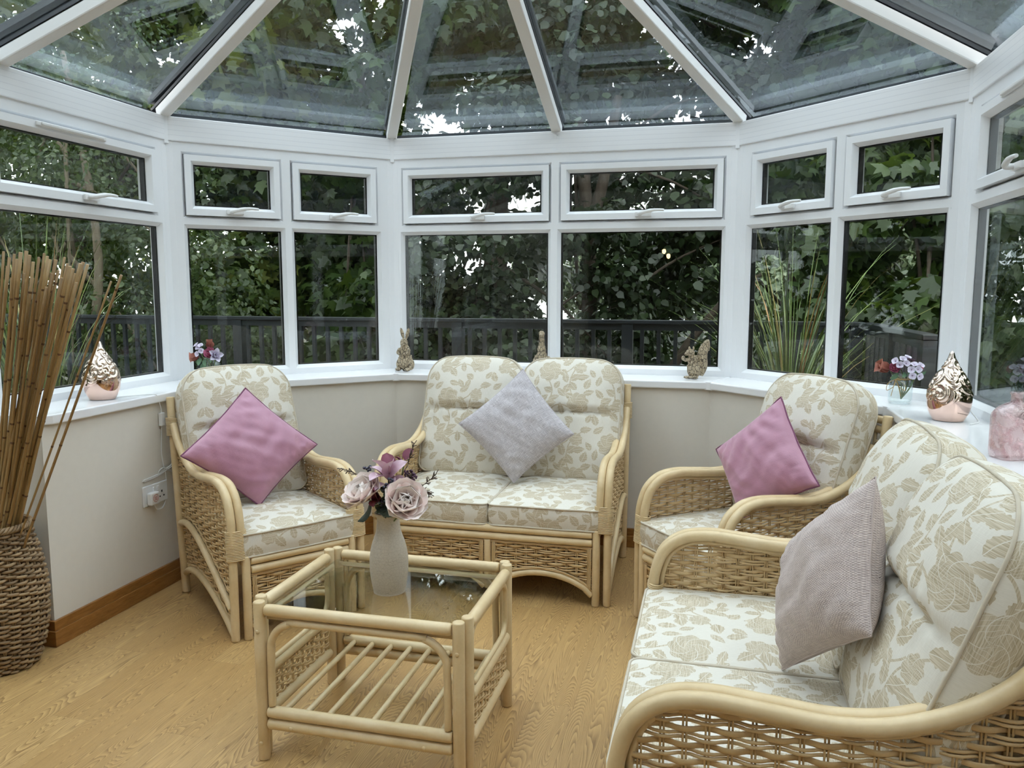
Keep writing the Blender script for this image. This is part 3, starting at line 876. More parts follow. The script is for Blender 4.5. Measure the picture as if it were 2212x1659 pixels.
def seat_unit(name, label, cat, loc, rz, W, n, group, seed=0):
    root = thing(name, label, cat, loc, rz, group)
    hx = W/2
    for s in (-1, 1):
        # arm: outer and inner pole side by side, a thin one beneath
        xo, xi = s*(hx-.017), s*(hx-.050)
        path = catmull([(0, y, z) for y, z in ARM], 5)
        a = MB()
        a.pole([(xo, p.y, p.z) for p in path], .0172, 10)
        a.pole([(xi, p.y, p.z) for p in path if p.z > .33 or p.y > .1], .0172, 10)
        a.build('arm', M['cane'], root)
        t = MB(); inn = [p for p in path if p.z > .30 or p.y > .1]
        pts = []
        for i, p in enumerate(inn):
            q0, q1 = inn[max(i-1, 0)], inn[min(i+1, len(inn)-1)]; d = (q1-q0).normalized()
            pts.append((s*(hx-.030), p.y+d.z*.0, p.z) if False else (s*(hx-.034), p.y+d.z*.024, p.z-d.y*.024))
        t.tube(pts, .0085, 8); t.build('arm_beading', M['cane'], root)
        l = MB(); l.pole([(s*(hx-.020), POST0[0], 0), (s*(hx-.020), POST1[0], POST1[1])], .0185, 12); l.build('back_post', M['cane'], root)
        l = MB(); l.pole([(s*(hx-.064), .006, 0), (s*(hx-.064), .006, .335)], .0172, 10); l.build('leg', M['cane'], root)
        b = MB()
        wrap(b, [(s*(hx-.034), .014+.0004*i, .325+.0061*i) for i in range(19)], .0385, .0235)
        b.build('binding', M['cane'], root)
        b = MB(); p0 = Vector((s*(hx-.024), postat(.70), .70)); p1 = Vector((s*(hx-.024), postat(.775), .775))
        wrap(b, line(p0, p1, 12), .029, .028, axis_x=Vector((1, 0, .12*s)))
        b.build('binding', M['cane'], root)
        # woven side and its two bows
        up = [(y+.0, z) for (x, y, z) in pts][::3]
        mid = [(.685, .315), (.60, .335), (.50, .325), (.38, .285), (.25, .225), (.13, .165), (.04, .120)]
        low = [(.675, .085), (.60, .120), (.50, .135), (.38, .128), (.25, .098), (.13, .055), (.04, .012)]
        poly = [(q[0], q[1]) for q in up if q[1] > .30 or q[0] > .1]
        poly = [(max(.032, y), z) for y, z in poly] + [(postat(.6)-.018, .6), (postat(.1)-.016, .1)] + [(y, z+.012) for y, z in low[1:]]
        wv = MB(); X = s*(hx-.030)
        weave(wv, poly, lambda u, v, nn: (X+s*nn, u, v), seed=seed+s)
        wv.build('woven_side', M['weave'], root)
        bw = MB(); bw.pole([(s*(hx-.014), p.y, p.z) for p in catmull([(0, y, z) for y, z in mid], 5)], .0140, 8); bw.build('bow', M['cane'], root)
        bw = MB(); bw.pole([(s*(hx-.022), p.y, p.z) for p in catmull([(0, y, z) for y, z in low], 5)], .0150, 8)
        bw.build('bow', M['cane'], root)
        br = MB()
        for k in range(2):
            br.tube([(X+s*(.004+.003*math.sin(i*1.9+k*2)), p.y, p.z+.018+.004*k) for i, p in enumerate(catmull([(0, y, z) for y, z in low], 6))], .0030, 5)
            br.tube([(X+s*(.004+.003*math.sin(i*1.9+k*2)), p.y, p.z+.018+.004*k) for i, p in enumerate(catmull([(0, y, z) for y, z in mid], 6))], .0030, 5)
        br.build('edge_braid', M['weave'], root)
    # front rails, bow-edged woven panels
    xl, xr = -hx+.080, hx-.080
    for z in (.313, .278):
        f = MB(); f.pole([(xl, .004, z), (xr, .004, z)], .0172, 10); f.build('front_rail', M['cane'], root)
    bays = n; bw_ = (xr-xl)/bays
    for i in range(bays):
        a, b = xl+i*bw_, xl+(i+1)*bw_
        if i: a += .015
        if i < bays-1: b -= .015
        arch = [(a+(b-a)*t, .045+.085*(1-(2*t-1)**2)**.75) for t in [k/14 for k in range(15)]]
        bo = MB(); bo.pole([(x, .004, z) for x, z in arch], .0150, 8); bo.build('front_bow', M['cane'], root)
        wv = MB(); poly = [(a+.004, .257), (b-.004, .257)] + [(x, z+.016) for x, z in reversed(arch)]
        weave(wv, poly, lambda u, v, nn: (u, .006-nn, v), sp=.046, seed=seed+7+i)
        wv.build('woven_front', M['weave'], root)
        br = MB()
        for k in range(3):
            o = .007+.006*k
            L = [(a+o, .255), (a+o, arch[0][1]+.03)] ; br.tube(line((a+o, .0, .256), (a+o, .0, arch[0][1]+.022), 8), .0028, 5)
            br.tube(line((b-o, .0, .256), (b-o, .0, arch[0][1]+.022), 8), .0028, 5)
            if k < 2:
                br.tube([(x, -.001-.002*math.sin(j*1.7+k*2), z+.018+.005*k) for j, (x, z) in enumerate(arch)], .0030, 5)
                br.tube([(a+(b-a)*j/20, .0-.002*math.sin(j*1.7+k*2), .258-.005*k) for j in range(21)], .0026, 5)
        br.build('edge_braid', M['weave'], root)
    for i in range(1, bays):
        f = MB(); x = xl+i*bw_; f.pole([(x, .004, .04), (x, .004, .262)], .0165, 10); f.build('front_post', M['cane'], root)
    # seat frame, back rails and canes
    sd = MB(); sd.box((-hx+.05, .02, .296), (hx-.05, .68, .314)); sd.build('seat_frame', M['weave'], root, bevel=.003)
    for z in (.852, .815, .30):
        q = MB(); y = postat(z)+.004; q.pole([(-hx+.03, y, z), (hx-.03, y, z)], .0150, 8); q.build('back_rail', M['cane'], root)
    bs = MB(); m = 5*n
    for i in range(m):
        x = -hx+.07+(W-.14)*i/(m-1); bs.tube([(x, postat(.30)+.004, .30), (x, postat(.82)+.004, .82)], .007, 6)
    bs.build('back_slats', M['cane'], root)
    # cushions
    sw = (W-.088)/n
    for i in range(n):
        x = -hx+.044+sw*(i+.5); sgn = -1 if i % 2 else 1
        ol = rounded(sw-.006, .60, (.028,.028,.05,.05), 6, .02)
        f = lambda m, u, v: .024*(1-m**3.2)+.0022*hmix(u*5, v*5, seed+i)*(1-m**4)
        cu = cushion(ol, .088, f, c=(0, .30), uvo=(.37*i+.13*seed, .21*seed+.4*i), seed=seed+i)
        T = Matrix.Translation((x, -.006, .374))
        so = cu.xf(T).build('seat_cushion', M['floral'], root)
        pp = MB()
        for z in (.0445, -.0445):
            q = piping(ol, z, c=(0, .3), seed=seed+i); pp.add(q.v, q.f)
        pp.xf(T).build('piping', M['piping'], so)
        H = .585; cr = .325
        olb = rounded(sw+.008, H, (.045,.045,.105,.105), 9, .018, arch=.020, base=.008)
        def fb(m, u, v, i=i):
            t = v/H; d = (v-cr)/.016
            edge = (1-m**3.0)**.75
            h = .070 if v > cr else .050
            crease = 1-.40*math.exp(-d*d)*(1-.35*m)
            pk = .0045*math.sin(u*85+3*math.sin(u*19+seed))*math.exp(-((v-cr)/.05)**2)*(1-m**5)
            return edge*h*crease+pk+.0040*hmix(u*3.2, v*3.2, seed+3*i)*(1-m**3)
        cb = cushion(olb, .105, fb, lambda m, u, v: .035*(1-m**2.5), K=26, c=(0, .33), bulge=.012, uvo=(.29*i+.17*seed, .05+.31*seed+.2*i), seed=seed+5+i)
        lean = R(20.5)
        # (u,v,n) -> x, up the leaning back, out of the back
        Rm = Matrix(((1, 0, 0, x), (0, math.sin(lean), -math.cos(lean), .512 if seed == 2 else .538), (0, math.cos(lean), math.sin(lean), .418), (0, 0, 0, 1)))
        bo = cb.xf(Rm).build('back_cushion', M['floral'], root)
        pp = MB()
        for z in (.0530, -.0530):
            q = piping(olb, z, .0042, c=(0, .33), seed=seed+i); pp.add(q.v, q.f)
        sm = [(u, cr, .0525+fb(max(abs(u)/(sw/2), .0), u, cr)+.0005) for u in [(-.5+k/24)*(sw-.01) for k in range(25)]]
        pp.tube(sm, .0022, 5)
        pp.xf(Rm).build('piping', M['piping'], bo)
    return root

seat_unit('armchair', 'cane armchair by the wall socket at the left, between basket and back sofa', 'armchair', (-1.57, 2.806, 0), R(52), .57, 1, 'floral cane seating', 1)
seat_unit('armchair', 'cane armchair in the right corner between the back sofa and the nearest sofa', 'armchair', (-.113, 2.999, 0), R(-52), .57, 1, 'floral cane seating', 2)
seat_unit('sofa', 'two-seat cane sofa facing the camera under the back window, lilac-grey cushion at its middle', 'sofa', (-.93, 3.28, 0), 0, 1.085, 2, 'floral cane seating', 3)
seat_unit('sofa', 'large two-seat cane sofa nearest the camera, along the right wall, with a taupe cushion', 'sofa', (-.17, 1.965, 0), R(-90), 1.085, 2, 'floral cane seating', 4)
# ------------------------------------------------------------------ scatter cushions
def scatter(name, label, corners, T, mat, pipe=None, seed=0, side=.38, N=34, tagmat=None):
    t, r, b, l = [Vector(p) for p in corners]
    nrm = (r-l).cross(t-b).normalized()              # towards the viewer's side
    ctr = (t+r+b+l)/4
    root = thing(name, label, 'cushion', ctr)
    mb = MB()
    def base(s, q):
        k = .060
        s2 = s*(1-k*(1-q*q)); q2 = q*(1-k*(1-s*s))
        u, v = (s2+1)/2, (q2+1)/2
        return (l*(1-u)*(1-v)+b*u*(1-v)+t*(1-u)*v+r*u*v) - ctr
    def thick(s, q):
        a = max(0, (1-abs(s)**2.6)*(1-abs(q)**2.6))
        return T*a**.55
    for sgn in (1, -1):
        vs = []; uv = []; fs = []
        for j in range(N+1):
            for i in range(N+1):
                s = math.sin((2*i/N-1)*math.pi/2)*.45+(2*i/N-1)*.55; q = math.sin((2*j/N-1)*math.pi/2)*.45+(2*j/N-1)*.55
                e = thick(s, q)
                cr = max(abs(s), abs(q))
                w = .008*hmix(s*1.3, q*1.3, seed)*(1-cr**6) + .0060*math.sin((s-q if s*q < 0 else s+q)*16+seed)*abs(s*q)**1.5*(1-cr**8)*3
                w += .006*math.sin(s*40+seed)*math.exp(-((abs(q)-.86)/.1)**2)*(1-abs(s)**4)+.006*math.sin(q*37+seed)*math.exp(-((abs(s)-.86)/.1)**2)*(1-abs(q)**4)
                vs.append(base(s, q)+nrm*(sgn*(e+(w if sgn > 0 else 0)*(e/T)))); uv.append((s*side/2, q*side/2+sgn))
        for j in range(N):
            for i in range(N):
                a = j*(N+1)+i; f = (a, a+1, a+N+2, a+N+1); fs.append(f if sgn > 0 else f[::-1])
        mb.add(vs, fs, True, uv)
    mb.build('cover', M[mat], root)
    edge = []
    m = 30
    for k in range(m): edge.append(base(-1+2*k/m, -1))
    for k in range(m): edge.append(base(1, -1+2*k/m))
    for k in range(m): edge.append(base(1-2*k/m, 1))
    for k in range(m): edge.append(base(-1, 1-2*k/m))
    p = MB(); p.tube([e+nrm*(.0012*math.sin(i*.7)) for i, e in enumerate(edge)], .0034 if pipe else .0018, 6, closed=True)
    p.build('piping' if pipe else 'seam', M[pipe or mat], root)
    if tagmat:
        g = MB(); e = base(-.55, 1.0); d = (r-t).normalized()
        e = base(-.45, 1.0); q = (t+r-l-b).normalized()
        g.add([e, e+d*.026, e+d*.026+q*.012+nrm*.002, e+q*.012+nrm*.002], [(0,1,2,3)], False); g.build('label_tab', M[tagmat], root)
    return root
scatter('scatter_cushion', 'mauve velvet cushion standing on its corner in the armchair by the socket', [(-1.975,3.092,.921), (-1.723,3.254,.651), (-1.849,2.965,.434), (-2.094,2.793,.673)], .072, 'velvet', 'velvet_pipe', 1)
scatter('scatter_cushion', 'lilac-grey linen cushion on its corner in the middle of the back sofa', [(-.881,3.750,.967), (-.6155,3.673,.672), (-.8915,3.609,.437), (-1.188,3.680,.698)], .070, 'linen', None, 2, tagmat='piping')
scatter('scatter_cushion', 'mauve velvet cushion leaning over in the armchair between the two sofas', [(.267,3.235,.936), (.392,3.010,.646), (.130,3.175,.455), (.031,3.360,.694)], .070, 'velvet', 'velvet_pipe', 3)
scatter('scatter_cushion', 'taupe basket-weave cushion propped upright on the nearest sofa', [(0.35, 1.82, 0.953), (0.327, 1.66, 0.663), (0.192, 1.98, 0.42), (0.222, 2.06, 0.73)], .084, 'taupe', None, 4)

# ------------------------------------------------------------------ coffee table
tb = thing('coffee_table', 'cane coffee table with glass top and slatted lower shelf, mid floor', 'coffee table', (-.927, 2.187, 0))
TR = .0172
for sx in (-1, 1):
    for sy in (-1, 1):
        l = MB(); l.pole([(sx*.296, sy*.246, 0), (sx*.296, sy*.246, .475)], TR, 12, e=.25); lo = l.build('leg', M['cane'], tb)
        l = MB(); l.pole([(sx*.311, sy*.212, 0), (sx*.311, sy*.212, .478)], TR, 12, e=.25); l.build('leg', M['cane'], tb)
        for z in (.39, .055):
            k = MB(); k.sphere((sx*.296, sy*(.246+.0165), z), .0065, 8, 5, (1, .4, 1)); k.build('peg', M['cane'], lo)
def rr_loop(w, z0, z1, rad, n=6):
    pts = []
    for (cx, cz, a0) in ((w-rad, z1-rad, 0), (-w+rad, z1-rad, 90), (-w+rad, z0+rad, 180), (w-rad, z0+rad, 270)):
        for i in range(n+1):
            a = R(a0+90*i/n); pts.append((cx+rad*math.cos(a), cz+rad*math.sin(a)))
    return pts
for sy in (-1, 1):
    y = sy*.246
    for z, nm in ((.451, 'top_rail'), (.147, 'shelf_rail'), (.112, 'shelf_rail')):
        q = MB(); q.pole([(-.278, y, z), (.278, y, z)], TR, 12, e=.6); ro = q.build(nm, M['cane'], tb)
        if z == .112:
            for x in (-.2, .2):
                k = MB(); k.sphere((x, y+sy*.0165, z), .0065, 8, 5, (1, .4, 1)); k.build('peg', M['cane'], ro)
    pts = [(-.265, y, .165)]+[(-.265, y, .25), (-.263, y, .34)]+[(-.265+.09*(1-math.cos(R(a))), y, .335+.085*math.sin(R(a))) for a in range(15, 91, 15)]
    full = pts+[(-p[0], p[1], p[2]) for p in reversed(pts)]
    q = MB(); q.pole(catmull(full, 3), .0115, 8); q.build('bow', M['cane'], tb)
for sx in (-1, 1):
    x = sx*.311
    for z, nm in ((.452, 'top_rail'), (.243, 'side_rail'), (.118, 'side_rail')):
        q = MB(); q.pole([(x, -.196, z), (x, .196, z)], TR, 12, e=.6); q.build(nm, M['cane'], tb)
    q = MB(); q.tube([(x, u, z) for u, z in rr_loop(.192, .262, .432, .05)], .0085, 8, closed=True); q.build('bow', M['cane'], tb)
    q = MB(); weave(q, [(-.19, .132), (.19, .132), (.19, .230), (-.19, .230)], lambda u, v, nn, x=x: (x+nn, u, v), sp=.031, wide=.0085, thin=.0027, amp=.0036, seed=30+sx)
    for k in range(2):
        for u in (-.19, .19): q.tube([(x+.003*math.sin(i*1.6+k*2), u-(.005*k if u > 0 else -.005*k), .132+.098*i/8) for i in range(9)], .0028, 5)
    q.build('woven_panel', M['weave'], tb)
for i in range(8):
    x = -.235+i*.068
    q = MB(); q.tube([(x, -.238, .147), (x, .238, .147)], .0088, 8); q.build('shelf_slat', M['cane'], tb)
q = MB(); q.box((-.290, -.226, .432), (.290, .226, .440)); q.build('glass_top', M['tableglass'], tb, bevel=.002)
q = MB()
for y in (-.228, .228): q.tube([(-.28, y, .424), (.28, y, .424)], .008, 8)
for x in (-.292, .292): q.tube([(x, -.2, .424), (x, .2, .424)], .008, 8)
q.build('glass_ledge', M['cane'], tb)

# ------------------------------------------------------------------ vase and artificial flowers
VX, VY, VZ = -.93, 2.187, .4402
v = thing('vase', 'cream crackle-glazed bottle vase on the glass table', 'vase', (VX, VY, VZ))
prof = [(.0, .003), (.044, .0), (.048, .004), (.0535, .03), (.0575, .065), (.058, .10), (.0555, .125), (.050, .15), (.0425, .172), (.037, .19), (.0345, .21), (.034, .226), (.037, .236), (.0405, .242), (.0405, .246), (.0375, .2475), (.033, .243), (.030, .225), (.031, .18), (.04, .13), (.04, .06), (.0, .02)]
m = MB(); m.lathe([(p.x, p.z) for p in catmull([(r, 0, z) for r, z in prof[:15]], 3)]+prof[15:], 40, capb=False); m.build('body', M['crackle'], v)

def frame_from(axis):
    z = Vector(axis).normalized(); x = z.orthogonal().normalized(); y = z.cross(x)
    return Matrix((x, y, z)).transposed()
def petal_patch(mb, o, F, az, L, W, tilt, cup=.3, curl=.25, n=5, mtip=.75, off=.0, tipp=2.2, seed=0):
    """one petal: grows outwards from o; tilt 0 = along the axis, 90 = flat"""
    ca, sa = math.cos(az), math.sin(az)
    out = Vector((ca, sa, 0)); sd = Vector((-sa, ca, 0)); up = Vector((0, 0, 1))
    vs = []; uv = []; fs = []; pos = out*off; m = n+2
    for j in range(m+1):
        t = j/m
        a = R(tilt)*(.45+.55*t)+curl*t*t
        if j: pos = pos + (out*math.sin(a)+up*math.cos(a))*(L/m)
        w = W*(max(0, 1-abs((t-mtip)/(1-mtip if t > mtip else mtip))**tipp))**.6*.5 + .004*W
        nr = out*math.cos(a)-up*math.sin(a)
        for i in range(n+1):
            s = 2*i/n-1
            p = pos + sd*(s*w) - nr*(cup*w*s*s) + nr*(.02*L*math.sin(7*s+seed+5*t))
            vs.append(Vector(o)+F @ p); uv.append((s, t))
    for j in range(m):
        for i in range(n):
            a = j*(n+1)+i; fs.append((a, a+1, a+n+2, a+n+1))
    mb.add(vs, fs, True, uv)
def stemtube(root, p0, p1, r=.0022, mat='stem', bend=.01):
    a, b = Vector(p0), Vector(p1); mid = (a+b)/2+Vector((bend, -bend*.5, 0))
    s = MB(); s.tube(catmull([a, mid, b], 6), r, 6); return s.build('stem', M[mat], root)
def leafblade(mb, o, F, az, L, W, tilt, seed=0): petal_patch(mb, o, F, az, L, W, tilt, cup=.35, curl=.3, n=4, mtip=.45, tipp=1.8, seed=seed)

def peony(name, label, c, axis, rad, mats, neck, group=None, cat='flower', full=True, leaves=0):
    c = Vector(c); root = thing(name, label, cat, c, 0, group); F = frame_from(axis); rnd = random.Random(name+label)
    base = -Vector(axis).normalized()*rad*.45
    for nm, lay in (('outer_petals', ((6, 1.05, .95, 92, .0), (6, .95, .90, 62, .02))), ('inner_petals', ((6, .82, .74, 40, .02), (6, .66, .60, 24, .02), (5, .52, .45, 10, .01)))):
        mb = MB()
        for li, (k, L, W, tilt, off) in enumerate(lay):
            if not full and li == 0 and nm == 'outer_petals': k = 4
            for i in range(k):
                petal_patch(mb, base, F, 2*math.pi*(i+.5*(li % 2))/k+rnd.uniform(-.18, .18), rad*L*rnd.uniform(.92, 1.06), rad*W*(1.4 if tilt > 50 else 1.15), tilt+rnd.uniform(-6, 6), cup=.55, curl=-.55 if tilt > 50 else -.9, mtip=.68, tipp=2.6, seed=i*2+li)
        mb.build('petals', M[mats[0] if nm == 'outer_petals' else mats[1]], root)
    st = stemtube(root, base, Vector(neck)-c)
    if leaves:
        mb = MB()
        for i in range(leaves): leafblade(mb, base*1.1, frame_from(-Vector(axis)+Vector((0,0,-.3))), i*2.1+.4, rad*1.1, rad*.6, 60, i)
        mb.build('leaf', M['darkleaf'], root)
    return root
NK = (VX, VY, VZ+.20)
peony('peony', 'pale pink peony at the left of the vase, open towards the window', (-.987, 2.135, .757), (-.34, -.52, .74), .076, ('peony', 'peony'), NK, 'pink peonies in the vase', leaves=2)
peony('peony', 'pale pink peony hanging low at the right of the vase', (-.843, 2.105, .747), (.45, -.66, .44), .076, ('peony', 'peony'), NK, 'pink peonies in the vase', leaves=1)
def sprig(name, label, tipz, spec, mat, neck=NK, cat='foliage', stem='stem'):
    root = thing(name, label, cat, neck)
    top = Vector(tipz)-Vector(neck); s = MB(); s.tube(catmull([(0,0,0), top*.5+Vector((.004,0,0)), top], 6), .0022, 6); s.build('stem', M[stem], root)
    for i, (p, axis, az, L, W, tilt) in enumerate(spec):
        mb = MB(); leafblade(mb, top*p, frame_from(axis), az, L, W, tilt, i); mb.build('leaf', M[mat if isinstance(mat, str) else mat[i % len(mat)]], root)
    return root
tip = (-.927, 2.185, .80)
sprig('mauve_leaf_sprig', 'mauve leafy sprig rising from the middle of the vase', tip, [
    (1.0, (-.30,-.45,1), 3.4, .078, .056, 14), (1.0, (.15,-.5,1), -1.2, .074, .050, 18), (.95, (-.2,-.5,.9), 3.5, .080, .046, 62), (.92, (.2,-.5,.9), -.2, .084, .048, 52),
    (.82, (0,-.8,.8), -1.5, .064, .050, 55), (.8, (-.2,-.6,1), -2.6, .072, .046, 66), (.75, (.3,-.5,1), -.6, .070, .046, 56), (1.0, (0,.2,1), 1.5, .072, .050, 22), (.95, (.3,.1,1), .5, .074, .042, 46), (.9, (-.3,.1,1), 2.4, .072, .046, 45)], ['mauve', 'mauve', 'mauve', 'mauve', 'mauve', 'mauve', 'mauve', 'plum'])
sprig('plum_leaf_sprig', 'dark plum leaves drooping over the vase rim under the left peony', (-.945, 2.150, .735), [
    (1.0, (-.3,-1,.1), 3.5, .068, .048, 50), (1.0, (-.2,-1,.4), 1.2, .050, .036, 42), (.9, (.2,-1,.2), -1.9, .042, .03, 60), (.9, (-.5,-.6,.6), .5, .05, .034, 50)], 'plum')
sprig('plum_leaf_sprig', 'deep red pointed leaf showing behind the mauve sprig', (-.885, 2.215, .84), [(1, (.2,0,1), .3, .045, .036, 40), (.92, (-.2,.2,1), 2.6, .04, .03, 40)], 'plum')
def berries(name, label, c, rad, n, mat, leafm=None, seed=0, r=.0042, neck=NK):
    c = Vector(c); root = thing(name, label, 'berries', c); rnd = random.Random(seed)
    mb = MB(); tw = MB()
    for i in range(n):
        d = Vector((rnd.gauss(0,1), rnd.gauss(0,1), rnd.gauss(0,.9))).normalized()*rad*rnd.uniform(.55, 1)
        mb.sphere(d, r*rnd.uniform(.8, 1.25), 7, 5); tw.tube([(0,0,-rad*.6), d], .0007, 4)
    mb.build('berry_cluster', M[mat], root); tw.build('twig', M['twig'], root)
    if leafm:
        lb = MB()
        for i in range(9): leafblade(lb, (0,0,-rad*.3), frame_from((rnd.gauss(0,.6), -.6, rnd.gauss(0,.6))), i*1.7, rad*1.3, rad*.75, 70, i)
        lb.build('leaf', M[leafm], root)
    stemtube(root, (0,0,-rad*.5), Vector(neck)-c, .0018, 'twig')
berries('berry_sprig', 'blue-grey berries with dark leaves between the two peonies', (-.905, 2.150, .768), .030, 46, 'bluberry', 'darkleaf', 1)
berries('berry_sprig', 'plum-coloured berry head behind the right peony', (-.868, 2.205, .795), .024, 70, 'berry', None, 2, .0032)
berries('berry_sprig', 'few dark berries poking out at the far left of the bouquet', (-1.000, 2.20, .812), .012, 9, 'bluberry', None, 5)
berries('berry_sprig', 'dark tuft of foliage filling the vase neck', (-.925, 2.160, .715), .026, 14, 'bluberry', 'darkleaf', 3)
def heather(label, c, d, L, seed):
    rnd = random.Random(seed); c = Vector(c); root = thing('heather_twig', label, 'twig', NK, 0, 'heather twigs in the vase')
    a = c-Vector(NK); b = a+Vector(d)*L; mb = MB(); main = catmull([(0,0,0), a*.7+Vector((0,0,.02)), a, b], 6); mb.tube(main, .0010, 4)
    for i in range(22):
        t = rnd.uniform(0, 1); p = a+(b-a)*t; q = Vector((rnd.gauss(0,1), rnd.gauss(0,1), rnd.gauss(0,1))).normalized()*.012+Vector(d)*.010
        mb.tube([p, p+q], .0012, 4)
    mb.build('twig', M['twig'], root)
heather('thin heather twig sticking out left over the armchair arm', (-1.03, 2.19, .795), (-.95, 0, .3), .055, 1)
heather('thin heather twig reaching right past the right peony', (-.83, 2.19, .765), (.75, 0, .62), .07, 2)
heather('thin heather twig standing up behind the mauve leaves', (-.873, 2.21, .83), (.28, 0, .95), .07, 3)
heather('short heather twig curling down at the right peony', (-.815, 2.18, .765), (.5, 0, -.35), .04, 4)

# ------------------------------------------------------------------ window-board ornaments
def egg_lamp(label, c, rz, seed):
    root = thing('teardrop_lamp', label, 'lamp', c, rz, 'rose-gold teardrop lamps')
    P = catmull([(.0,0,.004), (.050,0,.0), (.060,0,.008), (.074,0,.035), (.0805,0,.068), (.079,0,.098), (.0695,0,.130), (.053,0,.160), (.034,0,.186), (.0205,0,.208), (.0125,0,.228), (.0075,0,.241), (.0,0,.2475)], 12)
    rnd = random.Random(seed); n = 168
    cents = []
    for i in range(18): cents.append((rnd.uniform(0, 2*math.pi), rnd.uniform(.07, .205), rnd.uniform(0, 6.28), rnd.choice((-1, 1))))
    vs = []; fs = []; m = len(P)
    for p in P:
        r, z = p.x, p.z
        for k in range(n):
            th = 2*math.pi*k/n; d = 0
            wave = .078+.012*math.sin(2*th+seed)+.006*math.sin(5*th)
            if z > wave and r > .012 and z < .222:
                best = None
                for (ct, cz, ph, sg) in cents:
                    dt = (th-ct+math.pi) % (2*math.pi)-math.pi; dx = dt*max(r, .02); dz = z-cz; q = dx*dx+dz*dz
                    if best is None or q < best[0]: best = (q, dx, dz, ph, sg)
                q, dx, dz, ph, sg = best; rr = math.sqrt(q)
                f = math.sin(2*math.atan2(dz, dx)*sg+ph+rr*235)
                fade = min(1, (z-wave)/.008)*min(1, (.222-z)/.012)*min(1, rr/.004)
                d = fade*(.0026*max(-.8, min(1, f*1.5)))
            vs.append(((r*.9+d)*math.cos(th), (r*.9+d)*math.sin(th), z))
    for i in range(m-1):
        for k in range(n):
            l = (k+1) % n; fs.append((i*n+k, i*n+l, (i+1)*n+l, (i+1)*n+k))
    mb = MB(); mb.add(vs, fs, True); mb.build('shade', M['egg'], root)
    b = MB(); b.lathe([(.046, -.0002), (.047, .003), (.044, .004)], 32); b.build('base', M['white_plastic'], root)
    return root
egg_lamp('rose-gold teardrop lamp on the left window board, bamboo canes in front', (-2.503, 2.849, .8875), 0, 2)
lr = egg_lamp('rose-gold teardrop lamp on the right window board beside the jar of flowers', (.826, 3.115, .8875), 1.0, 5)
k = MB(); k.tube(catmull([(.075, -.02, .05), (.09, -.03, .045), (.092, -.05, .02), (.08, -.07, .003), (.0, -.098, .003), (-.06, -.09, .003)], 6), .0022, 6); k.build('cable', M['white_plastic'], lr)

def remesh_fig(name, label, c, rz, build, chips, part='body', vox=.0026):
    root = thing(name, label, 'figurine', c, rz, 'driftwood-look animal figurines')
    mb = MB(); build(mb); rnd = random.Random(label)
    for (cx, cy, cz, ax, ay, az, n) in chips:
        for i in range(n):
            d = Vector((rnd.gauss(0,1), rnd.gauss(0,1), rnd.gauss(0,1))).normalized()
            p = Vector((cx+d.x*ax, cy+d.y*ay, cz+d.z*az))
            Rt = Matrix.Rotation(rnd.uniform(-.35, .35), 3, 'Y') @ Matrix.Rotation(rnd.uniform(-.35, .35), 3, 'X')
            mb.sphere(p, 1, 6, 4, (.0045, .0042, rnd.uniform(.010, .017)), Rt)
    o = mb.build(part, M['resin'], root)
    root.scale = (1.08, 1.08, 1.08) if 'squirrel' not in name else (1.02, 1.02, 1.02); r = o.modifiers.new('remesh', 'REMESH'); r.mode = 'VOXEL'; r.voxel_size = vox; r.use_smooth_shade = True
    return root
def rabbit(b):
    b.sphere((0,0,.048), 1, 14, 10, (.040,.034,.048)); b.sphere((0,-.004,.10), 1, 14, 10, (.029,.026,.045))
    b.sphere((0,-.010,.148), 1, 14, 10, (.0195,.022,.024)); b.sphere((0,-.028,.141), 1, 10, 8, (.012,.011,.011))
    for s in (-1, 1):
        M1 = Matrix.Rotation(s*R(17), 3, 'Y'); b.sphere((s*.0155, .0, .196), 1, 10, 8, (.0105,.0055,.032), M1)
        b.sphere((s*.028,-.026,.010), 1, 10, 8, (.014,.024,.010)); b.sphere((s*.034,.0,.034), 1, 10, 8, (.016,.026,.030))
        b.tube(catmull([(s*.026,-.012,.118), (s*.029,-.030,.098), (s*.012,-.038,.090)], 5), .0072, 7)
remesh_fig('rabbit_figurine', 'driftwood-look rabbit with upright ears at the left of the back window board', (-1.690, 4.262, .8875), R(-8), rabbit, [(0,0,.05,.036,.03,.042,70), (0,-.003,.10,.026,.023,.038,45)])
def goose(b):
    b.sphere((0,.0,.055), 1, 14, 10, (.042,.052,.05)); b.sphere((0,-.012,.09), 1, 12, 8, (.028,.030,.036))
    b.tube(catmull([(0,-.015,.105), (0,-.020,.15), (0,-.018,.185), (0,-.016,.20)], 6), [.019]*6+[.0145]*6+[.0125]*7, 12)
    b.sphere((0,-.018,.206), 1, 12, 8, (.0155,.019,.0155)); b.sphere((0,-.040,.203), 1, 10, 6, (.009,.018,.006))
    for s in (-1, 1): b.sphere((s*.036,.006,.055), 1, 10, 8, (.012,.045,.034)); b.sphere((s*.02,-.02,.006), 1, 8, 6, (.014,.022,.006))
remesh_fig('goose_figurine', 'driftwood-look long-necked bird half hidden behind the back sofa', (-.893, 4.255, .8875), R(4), goose, [(0,0,.06,.04,.048,.046,80), (0,-.012,.10,.022,.024,.04,30)])
